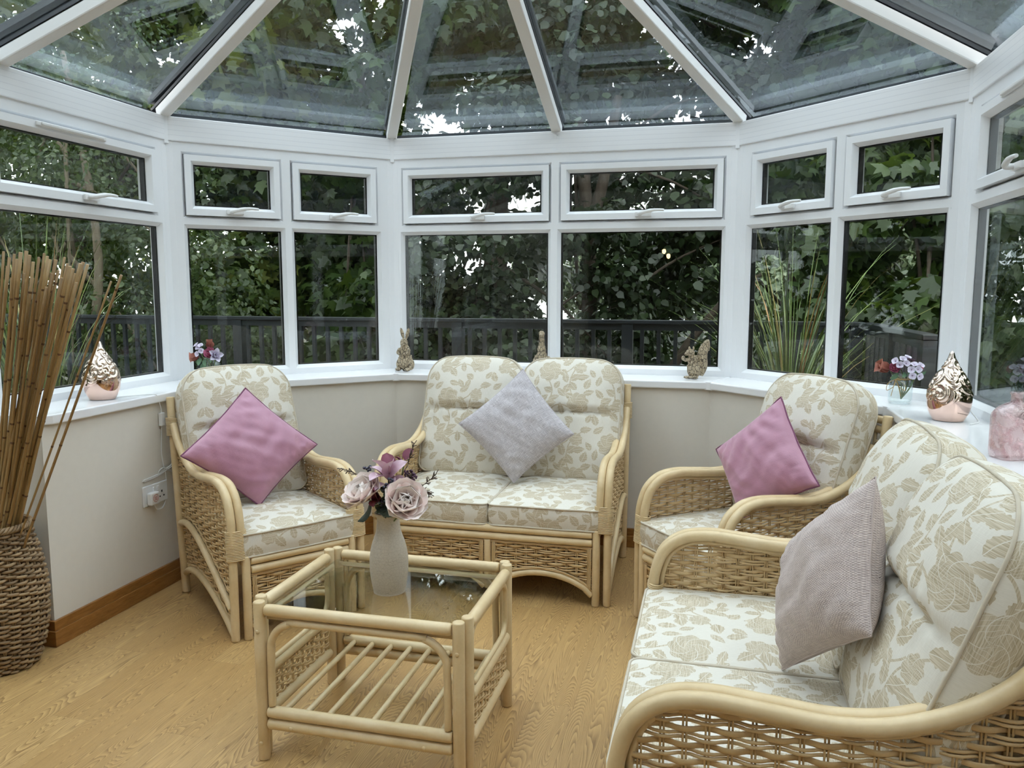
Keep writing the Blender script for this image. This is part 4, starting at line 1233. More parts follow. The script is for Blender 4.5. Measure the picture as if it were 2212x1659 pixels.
def squirrel(b):
    b.sphere((0,.0,.045), 1, 14, 10, (.036,.036,.046)); b.sphere((-.008,-.004,.088), 1, 12, 8, (.026,.024,.036))
    b.sphere((-.022,-.010,.132), 1, 12, 8, (.023,.019,.020)); b.sphere((-.040,-.016,.126), 1, 10, 6, (.012,.011,.010))
    for s in (-1, 1): b.sphere((-.016+s*.011,-.006+s*.009,.154), 1, 8, 6, (.006,.005,.011))
    b.tube(catmull([(-.022,-.024,.10), (-.044,-.030,.094), (-.056,-.022,.100)], 5), .0075, 7); b.tube(catmull([(-.016,.016,.10), (-.042,.004,.096), (-.056,-.010,.102)], 5), .0075, 7)
    b.sphere((-.056,-.014,.104), 1, 8, 6, (.011,.012,.013))
    b.sphere((-.028,-.026,.008), 1, 8, 6, (.028,.012,.008)); b.sphere((.004,-.034,.008), 1, 8, 6, (.016,.014,.008))
    b.tube(catmull([(.030,.01,.015), (.044,.01,.06), (.040,.01,.11), (.046,.01,.15), (.060,.01,.178), (.074,.01,.182)], 6), [.016+.010*math.sin(min(1,i/22)*3.0) for i in range(31)], 12)
remesh_fig('squirrel_figurine', 'driftwood-look squirrel with raised tail on the back window board, right end', (-.085, 4.262, .8875), R(6), squirrel, [(0,0,.05,.032,.032,.04,60), (-.008,-.004,.09,.024,.022,.03,30), (.043,.01,.10,.018,.018,.06,60), (.058,.01,.165,.016,.016,.02,24)])

def jar(label, c, twine):
    root = thing('glass_jar', label, 'jar', c)
    m = MB(); m.lathe([(0,.004),(.040,.001),(.0445,.006),(.0455,.02),(.0455,.078),(.044,.088),(.0375,.096),(.0365,.100),(.038,.103),(.0365,.106),(.038,.109),(.0365,.112),(.037,.118),(.0375,.119),(.0345,.118),(.0340,.100),(.0425,.088),(.043,.02),(.040,.009),(0,.008)], 32, capb=False)
    m.build('jar_body', M['jarglass'], root)
    if twine:
        t = MB()
        for z in (.1005, .104): t.tube([(.0388*math.cos(2*math.pi*i/24), .0388*math.sin(2*math.pi*i/24), z) for i in range(24)], .0016, 5, closed=True)
        f = (-.026, -.030)
        for s in (-1, 1):
            t.tube(catmull([(f[0], f[1], .102), (f[0]+s*.03, f[1]-.010, .085), (f[0]+s*.034, f[1]-.014, .058), (f[0]+s*.010, f[1]-.018, .075), (f[0], f[1]-.004, .101)], 6), .0014, 5)
            t.tube(catmull([(f[0], f[1], .102), (f[0]+s*.010, f[1]-.014, .07), (f[0]+s*.018, f[1]-.018, .035)], 6), .0014, 5)
        t.build('twine_bow', M['twine'], root)
    return root
def floret(mb, o, axis, r, seed):
    F = frame_from(axis)
    for i in range(4): petal_patch(mb, o, F, i*math.pi/2+seed, r, r*.95, 78, cup=.15, curl=.1, n=3, mtip=.66, seed=i)
def hydrangea(label, c, pts, r, neck, mat='lilacwhite', grp=None):
    c = Vector(c); root = thing('hydrangea', label, 'flower', c, 0, grp); mb = MB()
    for i, (p, ax) in enumerate(pts): floret(mb, Vector(p), ax, r, i*.7)
    mb.build('florets', M[mat], root)
    ce = MB()
    for p, ax in pts: ce.sphere(Vector(p)+Vector(ax).normalized()*.002, .002, 6, 4)
    ce.build('flower_centres', M['berry'], root)
    stemtube(root, (0, 0, -.005), Vector(neck)-c)
    return root
def cone_flower(label, c, axis, L, mat, neck, n=4, tilt=28, W=.6, grp=None, name='lily'):
    c = Vector(c); root = thing(name, label, 'flower', c, 0, grp); F = frame_from(axis)
    for nm, k, tl, s in (('petals', n, tilt, 1.0), ('inner_petals', 3, tilt*.5, .85)):
        mb = MB()
        for i in range(k): petal_patch(mb, (0,0,0), F, 2*math.pi*i/k+(.5 if nm == 'petals' else 0), L*s, L*W, tl, cup=.6, curl=.25 if nm == 'petals' else -.3, n=5, mtip=.5, tipp=1.9, seed=i)
        mb.build('petals', M[mat], root)
    stemtube(root, (0,0,0), Vector(neck)-c); return root
def spray(label, c, leaves, mat, neck, name='leaf_spray', grp=None):
    c = Vector(c); root = thing(name, label, 'foliage', c, 0, grp)
    for i, (p, ax, az, L, W, tl) in enumerate(leaves):
        mb = MB(); leafblade(mb, p, frame_from(ax), az, L, W, tl, i); mb.build('leaf', M[mat], root)
    stemtube(root, (0,0,0), Vector(neck)-c); return root
# right-hand jar
JR = (.752, 3.525, .8875); jar('glass jar tied with twine on the right window board, beside the lamp', JR, True)
nk = (JR[0]+.004, JR[1], JR[2]+.018)
cone_flower('dusky terracotta lily at the left of the twine-tied jar', (.705, 3.512, 1.026), (-.9,-.25,.35), .062, 'terracotta', nk, 4, 34, .75)
peony('rose', 'deep pink rose low in the twine-tied jar', (.722, 3.500, 1.035), (-.3,-.8,.5), .026, ('deeppink', 'deeppink'), nk)
hydrangea('lilac-white hydrangea head over the left rim of the twine-tied jar', (.745, 3.500, 1.035), [((-.008,-.012,.012),(-.2,-.9,.4)), ((.014,-.014,.018),(.2,-.8,.5)), ((.002,-.012,.034),(0,-.6,.8)), ((-.022,-.006,.026),(-.6,-.6,.5)), ((.020,-.004,.040),(.3,-.3,.9))], .0185, nk)
hydrangea('lilac-white hydrangea head drooping over the right rim of the twine-tied jar', (.792, 3.485, 1.018), [((-.014,-.010,.012),(-.3,-.9,.3)), ((.008,-.014,.014),(.2,-.9,.3)), ((-.010,-.012,-.010),(-.1,-.95,-.1)), ((.014,-.012,-.012),(.4,-.85,-.1)), ((.018,-.006,.028),(.4,-.5,.7)), ((-.004,-.008,.030),(0,-.5,.8))], .0185, nk)
berries('berry_sprig', 'dark plum bud spike at the top of the twine-tied jar', (.780, 3.520, 1.062), .020, 40, 'berry', None, 9, .0032, nk)
peony('rose', 'second pink rose peeping out at the right of the twine-tied jar', (.812, 3.500, 1.040), (.6,-.6,.4), .020, ('deeppink', 'deeppink'), nk)
spray('green leaves hanging from the twine-tied jar', (.765, 3.500, 1.005), [((.028,0,.0),(.6,-.5,-.1),.2,.05,.022,50), ((.02,-.005,0),(.3,-.5,-.8),1,.045,.02,30), ((-.03,-.004,.01),(-.5,-.4,-.6),2,.04,.02,40), ((0,0,.01),(0,-1,.2),0,.035,.02,60), ((.004,-.006,.012),(0,-1,.3),2.4,.035,.02,60)], 'greenleaf', nk)
# left-hand jar (its foot is hidden by the armchair back)
JL = (-2.462, 3.560, .8875); jar('glass jar in the left corner, partly hidden behind the armchair back', JL, False)
nl = (JL[0], JL[1], JL[2]+.02)
g = 'flowers in the left corner jar'
cone_flower('terracotta rose bud standing highest in the left corner jar', (-2.455, 3.545, 1.050), (.1,-.25,1), .052, 'terracotta', nl, 4, 22, .75, name='rose_bud')
cone_flower('rust-red rose opening to the left in the left corner jar', (-2.500, 3.515, 1.012), (-.85,-.45,-.05), .052, 'terracotta', nl, 4, 34, .8, name='rose_bud')
peony('rose', 'deep pink rose in the middle of the left corner jar', (-2.428, 3.500, 1.035), (.15,-.85,.5), .034, ('deeppink', 'deeppink'), nl)
hydrangea('white hydrangea florets beside the rust-red rose in the left corner jar', (-2.480, 3.500, 1.040), [((-.004,-.008,.018),(-.1,-.8,.5)), ((.010,-.008,.028),(.1,-.6,.8)), ((-.014,-.006,.030),(-.4,-.6,.7)), ((-.008,-.010,-.012),(-.2,-.95,.1)), ((.012,-.008,.004),(.3,-.9,.2))], .018, nl)
cone_flower('pale lilac lily at the right of the left corner jar', (-2.405, 3.505, 1.018), (.75,-.6,.25), .050, 'lilacwhite', nl, 5, 62, .6)
spray('round green leaves over the rim of the left corner jar', (-2.450, 3.505, 1.005), [((.0,-.01,.0),(0,-.9,-.4),1.2,.040,.030,50), ((.016,-.008,.0),(.3,-.8,-.5),2.6,.042,.028,40), ((-.022,-.006,.0),(-.4,-.7,-.5),.3,.042,.026,40), ((-.004,-.01,-.02),(-.1,-.6,-.8),2.0,.045,.028,20)], 'greenleaf', nl)
spray('dark olive leaf standing behind the rose bud in the left corner jar', (-2.485, 3.555, 1.045), [((0,0,0),(-.2,0,1),2.8,.06,.026,12), ((0,0,-.01),(.2,-.2,1),.4,.05,.022,14)], 'darkleaf', nl)

# pink bottle
bt = thing('glass_bottle', 'mottled pink glass bottle on the right window board at the picture edge', 'bottle', (.820, 2.450, .8875), R(18))
def rect_ring(w, d, r, n=5):
    pts = []
    for (cx, cy, a0) in ((w-r, d-r, 0), (-w+r, d-r, 90), (-w+r, -d+r, 180), (w-r, -d+r, 270)):
        for i in range(n+1): a = R(a0+90*i/n); pts.append((cx+r*math.cos(a), cy+r*math.sin(a)))
    return pts
lv = [(.048,.036,.014,.0), (.053,.040,.016,.004), (.0545,.041,.016,.02), (.0545,.041,.016,.112), (.053,.040,.018,.124), (.046,.035,.022,.136), (.032,.027,.022,.146), (.020,.020,.0195,.1505), (.0165,.0165,.016,.155), (.016,.016,.0155,.176), (.0185,.0185,.018,.178), (.0185,.0185,.018,.184), (.016,.016,.0155,.1855)]
vs = []; 
for (w_, d_, r_, z) in lv: vs += [(x, y, z) for x, y in rect_ring(w_, d_, r_)]
n = 24; fs = [tuple(reversed(range(n)))]
for i in range(len(lv)-1): fs += [(i*n+k, i*n+(k+1) % n, (i+1)*n+(k+1) % n, (i+1)*n+k) for k in range(n)]
m = MB(); m.add(vs, fs, True); m.build('bottle_body', M['pinkglass'], bt)
ins = []
for (w_, d_, r_, z) in lv[:10]: ins += [(x, y, z+.006) for x, y in rect_ring(w_-.004, d_-.004, max(.004, r_-.003))]
fs = [tuple(range(n))]
for i in range(9): fs += [(i*n+k, (i+1)*n+k, (i+1)*n+(k+1) % n, i*n+(k+1) % n) for k in range(n)]
m = MB(); m.add(ins, fs, True); m.build('inner_wall', M['pinkglass'], bt)

# ------------------------------------------------------------------ basket of bamboo canes
BX, BY = -2.455, 2.238
bk = thing('wicker_basket', 'tall rounded wicker basket standing at the wall end on the left', 'basket', (BX, BY, 0))
BP = catmull([(.100,0,0), (.122,0,.06), (.140,0,.15), (.147,0,.24), (.143,0,.32), (.131,0,.40), (.116,0,.46), (.108,0,.50), (.110,0,.52)], 8)
def brad(z):
    for a, b in zip(BP, BP[1:]):
        if a.z <= z <= b.z+1e-6: return a.x+(b.x-a.x)*(z-a.z)/max(1e-6, b.z-a.z)
    return BP[-1].x
rnd = random.Random(5); ns = 26
sk = MB()
for i in range(ns):
    a = 2*math.pi*i/ns
    for da in (-.02, .02): sk.tube([((p.x-.001)*math.cos(a+da), (p.x-.001)*math.sin(a+da), p.z) for p in BP[::4]], .0033, 5)
sk.build('stakes', M['wicker'], bk)
wb = MB(); z = .006; row = 0
while z < .505:
    pts = []; nn = ns*5; r0 = rnd.uniform(.0050, .0062)
    for k in range(nn):
        a = 2*math.pi*k/nn
        w = math.cos(ns*a/2+math.pi*row)*1.4
        r = brad(min(.52, z))+max(-1, min(1, w))*.0072
        pts.append((r*math.cos(a), r*math.sin(a), z+.0016*math.sin(3*a+row)+.002*math.sin(a*7+row*2.1)))
    wb.tube(pts, r0, 6, closed=True); z += r0*1.75; row += 1
wb.build('woven_wall', M['wicker'], bk)
rm = MB()
for k in range(4):
    pts = []
    for i in range(120):
        a = 2*math.pi*i/120; ph = a*13+k*math.pi/2
        pts.append(((.110+.008*math.cos(ph))*math.cos(a), (.110+.008*math.cos(ph))*math.sin(a), .517+.009*math.sin(ph)))
    rm.tube(pts, .0050, 6, closed=True)
rm.build('rim_braid', M['wicker'], bk)
bo = MB(); bo.lathe([(.0,.004),(.102,.004),(.102,.009),(0,.009)], 26, capb=False); bo.build('bottom', M['wicker'], bk)
lin = MB(); lin.lathe([(p.x-.009, p.z+.008) for p in BP], 26, capb=False); lin.build('lining', M['wicker'], bk)
TIPS = [(-2.284,2.198,1.476,-2.491,2.222,0.494),(-2.316,2.25,1.458,-2.443,2.192,0.507),(-2.21,2.167,1.465,-2.445,2.211,0.501),(-2.215,2.198,1.472,-2.449,2.232,0.494),(-2.276,2.282,1.481,-2.488,2.249,0.486),(-2.169,2.186,1.462,-2.499,2.272,0.478),(-2.208,2.238,1.442,-2.466,2.252,0.487),(-2.121,2.174,1.454,-2.447,2.244,0.491),(-2.131,2.207,1.468,-2.51,2.272,0.478),(-2.142,2.231,1.46,-2.467,2.273,0.481),(-2.166,2.265,1.451,-2.399,2.224,0.5),(-2.153,2.277,1.45,-2.475,2.279,0.478),(-2.157,2.288,1.415,-2.404,2.199,0.508),(-2.041,2.195,1.454,-2.378,2.229,0.501),(-2.085,2.253,1.436,-2.419,2.236,0.495),(-2.045,2.219,1.426,-2.421,2.244,0.493),(-2.059,2.247,1.419,-2.395,2.253,0.492),(-2.098,2.295,1.405,-2.428,2.284,0.48),(-2.039,2.259,1.436,-2.444,2.271,0.483),(-2.065,2.3,1.442,-2.367,2.242,0.498),(-2.017,2.265,1.433,-2.427,2.268,0.485),(-1.912,2.245,1.377,-2.306,2.213,0.511),(-1.812,2.174,1.396,-2.341,2.27,0.491),(-2.384,2.304,1.431,-2.56,2.265,0.476),(-2.255,2.222,1.451,-2.483,2.214,0.497),(-2.212,2.273,1.39,-2.377,2.189,0.513),(-2.149,2.251,1.405,-2.481,2.257,0.484),(-2.222,2.211,1.404,-2.506,2.283,0.475),(-2.214,2.236,1.389,-2.413,2.216,0.502),(-2.04,2.176,1.388,-2.36,2.188,0.514),(-2.118,2.193,1.358,-2.458,2.246,0.489),(-2.248,2.187,1.389,-2.563,2.272,0.474),(-2.015,2.209,1.373,-2.409,2.275,0.484),(-2.359,2.218,1.467,-2.533,2.237,0.486),(-2.446,2.255,1.477,-2.548,2.241,0.484),(-2.494,2.252,1.454,-2.541,2.236,0.486),(-2.512,2.225,1.468,-2.541,2.209,0.494),(-2.544,2.207,1.437,-2.578,2.237,0.483),(-2.411,2.242,1.39,-2.555,2.227,0.488),(-2.473,2.246,1.406,-2.6,2.247,0.479),(-2.656,2.254,1.455,-2.667,2.248,0.473)]
for i, (tx, ty, tz, rx, ry, rz_) in enumerate(TIPS):
    rnd = random.Random(100+i)
    rim = Vector((rx-BX, ry-BY)); 
    if rim.length > .080: rim *= .080/rim.length
    tipo = Vector((tx-BX, ty-BY)); f = (.52-.10)/(tz-.10)
    b = (rim-tipo*f)/(1-f)
    if b.length > .078: b *= .078/b.length
    p0 = Vector((BX+b.x, BY+b.y, .10)); p1 = Vector((tx, ty, tz)); L = (p1-p0).length
    r = rnd.uniform(.0044, .0070)*(1.0 if i not in (21, 22) else .8)
    o = thing('bamboo_cane', ('thin lone bamboo cane leaning furthest right out of the basket' if i == 22 else 'lone bamboo cane leaning right, second from the outermost' if i == 21 else 'upright dried bamboo cane in the wicker basket bundle'), 'bamboo cane', p0, 0, 'dried bamboo canes in the basket')
    d = (p1-p0).normalized(); sd = d.orthogonal().normalized(); bow = sd*rnd.uniform(-.012, .012)
    path = [d*(L*t)+bow*math.sin(math.pi*t) for t in [k/10 for k in range(11)]]
    m = MB(); m.tube(path, [r*(1.1-.25*k/10) for k in range(11)], 8); m.build('cane', M['bamboo'], o)
    t = rnd.uniform(.08, .2); nd = MB()
    while t < .97:
        c = d*(L*t)+bow*math.sin(math.pi*t); rr = r*(1.1-.25*t)
        nd.tube([c-d*.003, c-d*.001, c+d*.001, c+d*.004], [rr*1.03, rr*1.22, rr*1.18, rr*1.02], 8, caps=False)
        t += rnd.uniform(.14, .24)
    nd.build('node_rings', M['bamboo_node'], o)

# ------------------------------------------------------------------ socket, plug and cord on the left wall
WX = -2.395
so = thing('wall_socket', 'white double wall socket low on the left wall', 'socket', (WX, 3.0, .445))
p = MB(); p.box((0, -.080, -.046), (.009, .080, .046)); p.build('plate', M['white_plastic'], so, bevel=.004, seg=3)
for y in (-.040, .040):
    for (a, b, c, d) in ((-.004, .004, .004, .014), (-.017, -.009, -.016, -.010), (.009, .017, -.016, -.010)):
        if y < 0: continue
        q = MB(); q.box((.0085, y+a, c-.006), (.0096, y+b, d-.006)); q.build('slot', M['black_plastic'], so)
for y in (-.014, .012):
    q = MB(); q.box((.008, y-.006, .012), (.0135, y+.006, .034)); q.build('switch', M['white_plastic'], so, bevel=.002)
lc = thing('power_cord', 'white lamp cord with inline switch hanging from the window board to the socket', 'cord', (WX, 2.966, .435))
def wp(y, z, dx=.004): return (dx, y-2.966, z-.435)
k = MB()
k.tube(catmull([(-.075, -.09, .4555), (-.05, -.03, .4555), (-.02, .025, .4555), (.016, .050, .4545), (.020, .065, .440), (.018, .085, .39), (.014, .092, .365)], 6), .0024, 6)
k.tube(catmull([wp(3.060,.742,.010), wp(3.063,.68), wp(3.058,.62), wp(3.066,.565), wp(3.078,.530), wp(3.080,.470), wp(3.074,.410), wp(3.04,.372,.010), wp(2.99,.378,.02), wp(2.966,.405,.026)], 7), .0024, 6)
for z, y0, y1, up in ((.528, 2.925, 3.145, .02), (.532, 2.93, 3.15, .012), (.524, 2.935, 3.14, .024)):
    k.tube(catmull([wp(y0, z-.012), wp(3.02, z-.004, .008), wp(3.08, z+.012, .010), wp(y1-.02, z+up+.01, .008), wp(y1, z+up+.03, .006)], 6), .0024, 6)
k.tube(catmull([wp(3.02,.520), wp(3.03,.545,.012), wp(3.06,.550,.012), wp(3.085,.535,.012), wp(3.115,.520,.01), wp(3.14,.530,.008), wp(3.13,.545,.008), wp(3.085,.537,.012)], 6), .0022, 6)
k.build('cable', M['white_plastic'], lc)
q = MB(); q.box((.002, .083, .306), (.020, .110, .366)); q.build('inline_switch', M['white_plastic'], lc, bevel=.004, seg=3)
q = MB(); q.box((.0, -.028, -.030), (.026, .026, .026)); pl = q.build('plug', M['white_plastic'], lc, bevel=.006, seg=3); pl.location = (.0095, 0, 0)
q = MB(); q.tube([(.0268, .016*math.cos(2*math.pi*i/24), .016*math.sin(2*math.pi*i/24)) for i in range(24)], .0009, 4, closed=True)
for z in (-.007, -.001, .005): q.box((.0262, -.009, z-.0012), (.0268, .009, z+.0012))
q.build('printed_mark', M['red_print'], pl)
# pendant lamps in the room behind
for i, (x, y, z) in enumerate(((-.70, -3.0, 1.88), (-.62, -2.7, 1.80))):
    pd = thing('pendant_lamp', 'small warm pendant bulb in the room behind, seen only as a reflection', 'lamp', (x, y, z), 0, 'pendant bulbs in the next room')
    q = MB(); q.sphere((0,0,0), .028, 12, 8, (1,1,1.3)); q.build('bulb', M['bulb'], pd)
    q = MB(); q.tube([(0,0,.035), (0,0,2.5-z)], .004, 6); q.tube([(0,0,.03), (0,0,.075)], .014, 8); q.build('flex', M['black_plastic'], pd)
# ------------------------------------------------------------------ outside: raised deck, railing, planters, trees
g = MB(); g.box((-9, YB, -.20), (4.2, 6.05, -.14)); dk = g.build('deck', M['deck']); struct(dk)
g = MB(); g.box((-60, -30, -2.7), (60, 90, -2.6)); struct(g.build('ground', M['ground']))
RZ = 1.125
def railing(name, label, P, Q, posts, step=.118, endcap=0):
    P, Q = Vector(P), Vector(Q); d = (Q-P).normalized(); L = (Q-P).length
    root = thing(name, label, 'railing', (P.x, P.y, -.14), math.atan2(d.y, d.x))
    z = RZ+.14
    q = MB(); q.box((0, -.045, z-.028), (L, .045, z)); q.build('top_rail', M['railing'], root, bevel=.004)
    q = MB(); q.box((0, -.02, z-.075), (L, .02, z-.029)); q.build('under_rail', M['railing'], root)
    q = MB(); q.box((0, -.02, .07), (L, .02, .115)); q.build('bottom_rail', M['railing'], root)
    for t in posts:
        q = MB(); q.box((t-.04, -.04, 0), (t+.04, .04, z-.03)); q.build('post', M['railing'], root)
    n = int(L/step)
    for i in range(n):
        x = (i+.5)*L/n
        if any(abs(x-t) < .05 for t in posts): continue
        q = MB(); q.box((x-.014, -.014, .115), (x+.014, .014, z-.075)); q.build('baluster', M['railing'], root)
railing('deck_railing', 'long slate-grey railing along the back edge of the deck', (-7.6, 5.9), (1.0, 5.9), [.04, 1.9, 3.8, 5.7, 7.0, 8.56])
railing('deck_railing', 'short slate-grey railing coming forward at the right of the deck', (1.02, 5.85), (1.06, 4.35), [.75, 1.46])

def grass_clump(label, c, n, h, seed, spread=.5, lean=(0,0)):
    rnd = random.Random(seed); root = thing('ornamental_grass', label, 'plant', c)
    pt = MB(); pt.lathe([(.14,0),(.17,.02),(.21,.42),(.22,.44),(.20,.44),(.19,.40)], 24); pt.build('pot', M['pot'], root)
    V = []
    for i in range(n):
        a = rnd.uniform(0, 2*math.pi); L = h*rnd.uniform(.5, 1.08); sp = spread*rnd.uniform(.15, 1)
        o = Vector((math.cos(a), math.sin(a), 0)); side = Vector((-o.y, o.x, 0)); w = rnd.uniform(.002, .0050)
        p0 = o*rnd.uniform(0, .12)+Vector((0,0,.42)); prev = None
        droop = rnd.uniform(.2, 1.5)
        for k in range(9):
            t = k/8
            p = p0+o*(sp*(t**1.6)*L)+Vector((lean[0]*t*t, lean[1]*t*t, L*(t-.35*droop*sp*t**3*2)))
            ww = w*(1-t**2.5)+.0004
            cur = (p-side*ww, p+side*ww)
            if prev: V += [prev[0], prev[1], cur[1], cur[0]]
            prev = cur
    # connected blades: shared corners keep one island per blade
    verts = []; faces = []
    for b in range(0, len(V), 32):
        q = V[b:b+32]; base = len(verts)
        if any((c[0]+p.x+c[1]+p.y)/1.414 < 3.34 or c[1]+p.y < 4.55 for p in q) and c[0] > 0: continue   # stays clear of the house
        if c[0] < 0 and any(c[0]+p.x > -2.9 for p in q): continue
        verts += [q[0], q[1]]
        for k in range(8): verts += [q[4*k+3], q[4*k+2]]
        for k in range(8): faces.append((base+2*k, base+2*k+1, base+2*k+3, base+2*k+2))
    mb = MB(); mb.add(verts, faces, True); o = mb.build('blades', M['grass'], root); return root
grass_clump('tall ornamental grass in a dark pot outside the right diagonal window', (.50, 5.42, -.14), 215, 1.70, 1, .95)
grass_clump('tall ornamental grass in a pot outside the left window, behind the bamboo canes', (-3.75, 3.75, -.14), 130, 1.75, 2, .5)

# outdoor rattan chair just outside the left window
rc = thing('garden_chair', 'grey woven rattan garden chair outside the left window', 'chair', (-3.55, 3.02, -.14), R(118))
sh = MB()
def rback(u, v, nn): 
    return (u, .28+.10*v+nn-.05*(1-(u/.3)**2), .42+v*1.0)
weave(sh, [(-.30, 0), (.30, 0), (.31, .50), (.24, .585), (.10, .62), (-.10, .62), (-.24, .585), (-.31, .50)], rback, sp=.035, wide=.012, thin=.004, amp=.004, seed=3)
sh.build('back', M['outdoor_rattan'], rc)
q = MB(); q.tube(catmull([rback(-.30,0,0), rback(-.31,.5,0), rback(-.24,.59,0), rback(0,.635,0), rback(.24,.59,0), rback(.31,.5,0), rback(.30,0,0)], 6), .016, 8); q.build('back_rim', M['outdoor_rattan'], rc)
q = MB(); q.box((-.30, -.28, .38), (.30, .30, .44)); q.build('seat', M['outdoor_rattan'], rc, bevel=.02)
for sx in (-1, 1):
    for y in (-.25, .27):
        q = MB(); q.box((sx*.28-.02, y-.02, 0), (sx*.28+.02, y+.02, .40)); q.build('leg', M['outdoor_rattan'], rc)
    q = MB(); q.tube(catmull([(sx*.31,-.26,.40), (sx*.32,-.25,.60), (sx*.32,-.1,.65), (sx*.31,.30,.68)], 6), .02, 8); q.build('arm', M['outdoor_rattan'], rc)

MAPLE = np.array([(0,-.42,0),(.20,-.48,-.05),(.50,-.30,-.12),(.32,-.08,-.04),(.62,.18,-.16),(.26,.20,-.02),(0,.62,-.10),(-.26,.20,-.02),(-.62,.18,-.16),(-.32,-.08,-.04),(-.50,-.30,-.12),(-.20,-.48,-.05)])
OVAL = np.array([(0,-.5,0),(.24,-.22,-.05),(.26,.08,-.06),(0,.5,-.05),(-.26,.08,-.06),(-.24,-.22,-.05)])
IVY = np.array([(0,-.45,0),(.34,-.38,-.05),(.42,.02,-.08),(0,.58,-.08),(-.42,.02,-.08),(-.34,-.38,-.05)])
def leaves(rng, centers, radii, n, size, shape, droop=.5):
    """n leaves on the shells of clustered ellipsoids"""
    w = radii.prod(axis=1)**(2/3); idx = rng.choice(len(centers), n, p=w/w.sum())
    d = rng.normal(size=(n, 3)); d /= np.linalg.norm(d, axis=1)[:, None]
    rr = rng.uniform(.55, 1.05, n)[:, None]
    pos = centers[idx]+d*radii[idx]*rr
    nrm = d*.8+rng.normal(size=(n, 3))*.55+np.array([0, 0, .5]); nrm /= np.linalg.norm(nrm, axis=1)[:, None]
    tip = rng.normal(size=(n, 3))*.6+d*.4+np.array([0, 0, -droop]); tip -= nrm*(tip*nrm).sum(1)[:, None]; tip /= np.linalg.norm(tip, axis=1)[:, None]
    sd = np.cross(tip, nrm); s = size*rng.uniform(.6, 1.25, n)[:, None, None]
    return ((shape[None, :, 0:1]*sd[:, None]+shape[None, :, 1:2]*tip[:, None]+shape[None, :, 2:3]*nrm[:, None])*s+pos[:, None]).reshape(-1, 3)
def clusters(rng, c, r, n, cr):
    d = rng.normal(size=(n, 3)); d /= np.linalg.norm(d, axis=1)[:, None]
    p = np.array(c)+d*np.array(r)*(rng.uniform(.15, 1, n)**(1/2.2))[:, None]
    k = rng.uniform(.7, 1.25, (n, 1))*cr
    return p, np.concatenate([k, k, k*.7], axis=1)
def tree(name, label, base, crowns, leafmat, n, size, shape, trunks, barkmat='bark', seed=0, group=None, ncl=34, cr=.62, cat='tree'):
    root = thing(name, label, cat, base, 0, group); rng = np.random.default_rng(seed)
    b = np.array(base); P = []; Q = []
    vol = [c[1][0]*c[1][1]*c[1][2] for c in crowns]
    for (c, r), v in zip(crowns, vol):
        p, q = clusters(rng, np.array(c)-b, r, max(8, int(ncl*v/sum(vol)+6)), cr); P.append(p); Q.append(q)
    P = np.concatenate(P); Q = np.concatenate(Q)
    big_mesh('foliage', leaves(rng, P, Q, n, size, shape), len(shape), M[leafmat], root)
    tr = MB()
    for pts, r0, r1 in trunks:
        c = catmull([Vector(p)-Vector(base) for p in pts], 6); tr.tube(c, [r0+(r1-r0)*i/(len(c)-1) for i in range(len(c))], 9)
    rnd = random.Random(seed)
    top = Vector(trunks[0][0][-1])-Vector(base); lowp = Vector(trunks[0][0][0])-Vector(base)
    for i in range(13):
        e = Vector(P[rnd.randrange(len(P))]); s = lowp+(top-lowp)*rnd.uniform(.45, 1); m = (s+e)/2+Vector((0, 0, rnd.uniform(.05, .4)))
        c = catmull([s, m, e], 5); tr.tube(c, [.022*(1-i2/len(c))+.004 for i2 in range(len(c))], 5, caps=False)
    tr.build('trunk', M[barkmat], root); return root
G = 'trees beyond the deck railing'
tree('birch_tree', 'small-leaved pale birch outside the left window', (-6.3, 6.6, -2.6), [((-6.0, 6.9, .6), (1.5, .9, 1.5)), ((-6.3, 7.2, 2.7), (1.7, 1.0, 1.6)), ((-7.6, 7.0, 1.5), (1.3, .9, 2.0)), ((-5.3, 7.2, 1.2), (.8, .7, 1.6)), ((-6.4, 7.4, -.8), (2.0, .8, 1.0))], 'birch', 30000, .066, OVAL, [([(-6.3,6.6,-2.6), (-6.1,6.6,0), (-5.75,6.6,1.6), (-6.1,6.7,3.6)], .07, .025)], 'birchbark', 1, G, 90, .48)
T_LIGHT = tree('maple_tree', 'light green maple arching over the left end of the roof', (-8.0, 8.6, -2.6), [((-8.2, 9.3, 4.4), (3.0, 1.8, 1.9)), ((-10.5, 8.8, 2.4), (2.4, 1.6, 2.6)), ((-6.3, 10.2, 4.6), (2.3, 1.5, 1.9)), ((-8.3, 9.6, 1.2), (2.6, 1.0, 1.6)), ((-6.2, 10.4, 1.4), (1.6, .9, 1.6))], 'maple_light', 19000, .17, MAPLE, [([(-8,8.6,-2.6), (-8,8.8,1), (-8.1,9,4)], .16, .06)], 'bark', 2, G, 56, .75)
T_DARK = tree('maple_tree', 'dark maple with sky gaps, left of the back window', (-4.6, 9.6, -2.6), [((-4.4, 9.8, 4.2), (2.3, 1.5, 1.9)), ((-5.2, 9.6, 1.0), (1.5, 1.1, 1.2)), ((-3.7, 9.2, .9), (1.0, 1.0, 1.3)), ((-5.4, 9.8, -.6), (2.2, 1.0, 1.1)), ((-5.4, 10.0, 2.7), (1.9, 1.0, 1.0))], 'maple', 15500, .16, MAPLE, [([(-4.6,9.6,-2.6), (-4.5,9.6,0), (-4.3,9.7,2.2), (-4.4,9.7,4.2)], .13, .05), ([(-4.5,9.6,.8), (-3.9,9.5,1.8), (-3.3,9.5,2.6)], .05, .02)], 'bark', 3, G, 50, .66)
